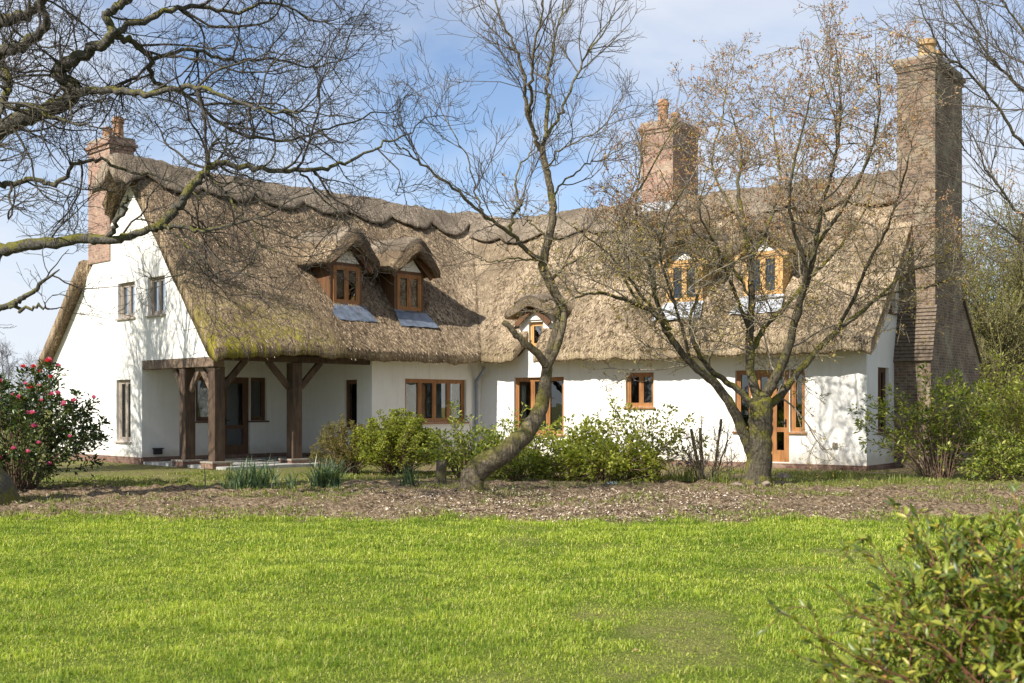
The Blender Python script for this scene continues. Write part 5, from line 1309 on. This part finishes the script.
me = bpy.data.meshes.new('plastic_scrap'); bm.to_mesh(me); bm.free(); o = put('plastic_scrap', me, None, ['blue_scrap']); b = PG(611, 23.2); o.location = (b.x, b.y, gz1(b.x, b.y) + .01); tag(o, 'crumpled pale blue scrap lying under the lime shrub', 'litter')

# ------------------------------------------------------------------ grass, chippings
def make_grass():
    Xs = []; Ys = []; Hs = []; Ws = []
    def zone(y0, y1, dens, h, w):
        xm = lambda y: y * 0.445 + 6.0
        A = (y1 - y0) * 2 * xm(y1); N = int(A * dens); x = RNG.uniform(-xm(y1), xm(y1), N); y = RNG.uniform(y0, y1, N)
        k = (np.abs(x) < xm(y)) & ((np.abs(x) < y * 0.445 + 0.7) | (RNG.random(N) < 0.5)) & (y < lawn_edge(x) + 0.22 * RNG.normal(0, 1, N)); x = x[k]; y = y[k]
        cl = fbm(x * 1.1, y * 1.1, 61, 4); bare = fbm(x * 0.8 + 20, y * 0.8, 71, 4); keep = RNG.random(len(x)) < np.clip(1.5 - (bare - 0.50 + 0.07 * np.clip(x / 3, -1, 1) + 0.07 * np.clip((8.5 - y) / 3, -1, 1)) * 5, 0.72, 1)
        x = x[keep]; y = y[keep]; cl = cl[keep]; kb = np.clip(1.5 - (bare[keep] - 0.50 + 0.07 * np.clip(x / 3, -1, 1) + 0.07 * np.clip((8.5 - y) / 3, -1, 1)) * 4, 0.55, 1)
        Xs.append(x); Ys.append(y); tus = fbm(x * 4.5, y * 4.5, 65, 3); Hs.append(kb * h * (0.30 + 0.7 * cl + 1.1 * np.clip(tus - 0.42, 0, 1) * 2) * RNG.uniform(.55, 1.25, len(x))); Ws.append(np.full(len(x), w) * RNG.uniform(.7, 1.3, len(x)))
    zone(2.6, 4.6, 2200, 0.046, 0.0045); zone(4.6, 7.2, 5600, 0.046, 0.0036); zone(7.2, 9.5, 4400, 0.048, 0.0044); zone(9.5, 12.5, 2800, 0.050, 0.006); zone(12.5, 17.4, 1900, 0.054, 0.008)
    x = np.concatenate(Xs); y = np.concatenate(Ys); h = np.concatenate(Hs); w = np.concatenate(Ws)
    return x, y, h, w
def blades(x, y, h, w, lean=2.0):
    N = len(x); az = RNG.uniform(0, 6.28, N); z = gz(x, y)
    o = np.stack([np.cos(az), np.sin(az), np.zeros(N)], 1); s = np.stack([-np.sin(az), np.cos(az), np.zeros(N)], 1)
    le = (RNG.random(N) ** 1.5 * lean)[:, None]; h = h[:, None]; w = w[:, None]
    b = np.stack([x, y, z + 0.005], 1); mid = b + o * h * le * .35 + np.array([0, 0, 1.0]) * h * .6; tip = b + o * h * le * 1.1 + np.array([0, 0, 1.0]) * h * (1 - .3 * le)
    V = np.stack([b - s * w / 2, b + s * w / 2, mid + s * w * .4, mid - s * w * .4, tip], 1).reshape(-1, 3); i = np.arange(N)[:, None] * 5
    return V, i + np.array([[0, 1, 2, 3]]), i + np.array([[3, 2, 4]])
x, y, h, w = make_grass()
V, Q, T_ = blades(x, y, h, w)
o = np_mesh('grass', V, Q, T_, ['grass'], None, False, loc=(0, 0, 0)); o['kind'] = 'stuff'; o['label'] = 'bright yellow-green mown grass of the lawn'
# thin weedy grass in the bed and before the porch
N = 120000; x = RNG.uniform(-11, 12, N); y = RNG.uniform(16.0, 29.0, N)
nzv = fbm(x * .9, y * .9, 81, 4)
th = np.where((y > 22.5) & (x < -3.4), 0.485, np.where((y > 22.3) & (x > 5.6), 0.535, 0.57)); rel = (x + 7.4) * .71 + (y - 28.9) * -.7
fr_ = np.clip(1 - (y - lawn_edge(x)) / 1.1, 0, 1); keep = (nzv > th - 0.16 * fr_ + RNG.normal(0, .035, N)) & (np.abs(x) < y * .47 + 4)
pu = (x - OL.x) * nL.x + (y - OL.y) * nL.y; pu2 = (x - OR.x) * nR.x + (y - OR.y) * nR.y
keep &= (pu > 4.9) & (pu2 > 4.3)
x = x[keep]; y = y[keep]
V, Q, T_ = blades(x, y, RNG.uniform(.02, .075, len(x)), RNG.uniform(.01, .018, len(x)), 1.0)
o = np_mesh('bed_grass', V, Q, T_, ['leaf_weed'], None, False, loc=(0, 0, 0)); o['kind'] = 'stuff'; o['label'] = 'thin weedy grass over the soil bed'
# wood chippings
N = 170000; x = RNG.uniform(-9.5, 11, N); y = RNG.uniform(15.9, 22.2, N); nzv = fbm(x * 1.2 + 5, y * 1.2, 91, 4)
cen = np.exp(-((x - 0.9) / 3.0) ** 2); keep = (y > lawn_edge(x) - .15 + .25 * RNG.random(N)) & (RNG.random(N) < (0.07 + .93 * cen) * np.clip((nzv - .45) * 8, 0.02, 1) * np.clip((21.8 - y) / 1.5, .1, 1)) & (np.abs(x) < y * .47 + 4)
x = x[keep]; y = y[keep]; N = len(x)
d = RNG.normal(0, 1, (N, 3)); d[:, 2] *= .35; up = np.array([0, 0, 1.0]) + RNG.normal(0, .5, (N, 3))
L = RNG.uniform(.02, .06, N); pos = np.stack([x, y, gz(x, y) + RNG.uniform(.005, .03, N)], 1)
o = leaf_obj('wood_chippings', pos, d, up, L, L * RNG.uniform(.3, .6, N), ['chips'], None, fold=.12, droop=.05); o['kind'] = 'stuff'; o['label'] = 'pale wood chippings along the lawn edge'

# fallen leaves and twigs on the lawn and bed
N = 1100; x = RNG.uniform(-7, 7.5, N); y = 5.5 + RNG.random(N) ** 0.8 * 17; k = np.abs(x) < y * .46; x = x[k]; y = y[k]; N = len(x)
d = RNG.normal(0, 1, (N, 3)); d[:, 2] *= .2; up = np.array([0, 0, 1.0]) + RNG.normal(0, .4, (N, 3)); L = RNG.uniform(.02, .055, N)
o = leaf_obj('leaf_litter', np.stack([x, y, gz(x, y) + RNG.uniform(.03, .05, N)], 1), d, up, L, L * RNG.uniform(.25, .6, N), ['bud_low'], None, fold=.2, droop=.1); o['kind'] = 'stuff'; o['label'] = 'brown fallen leaves scattered over the lawn'
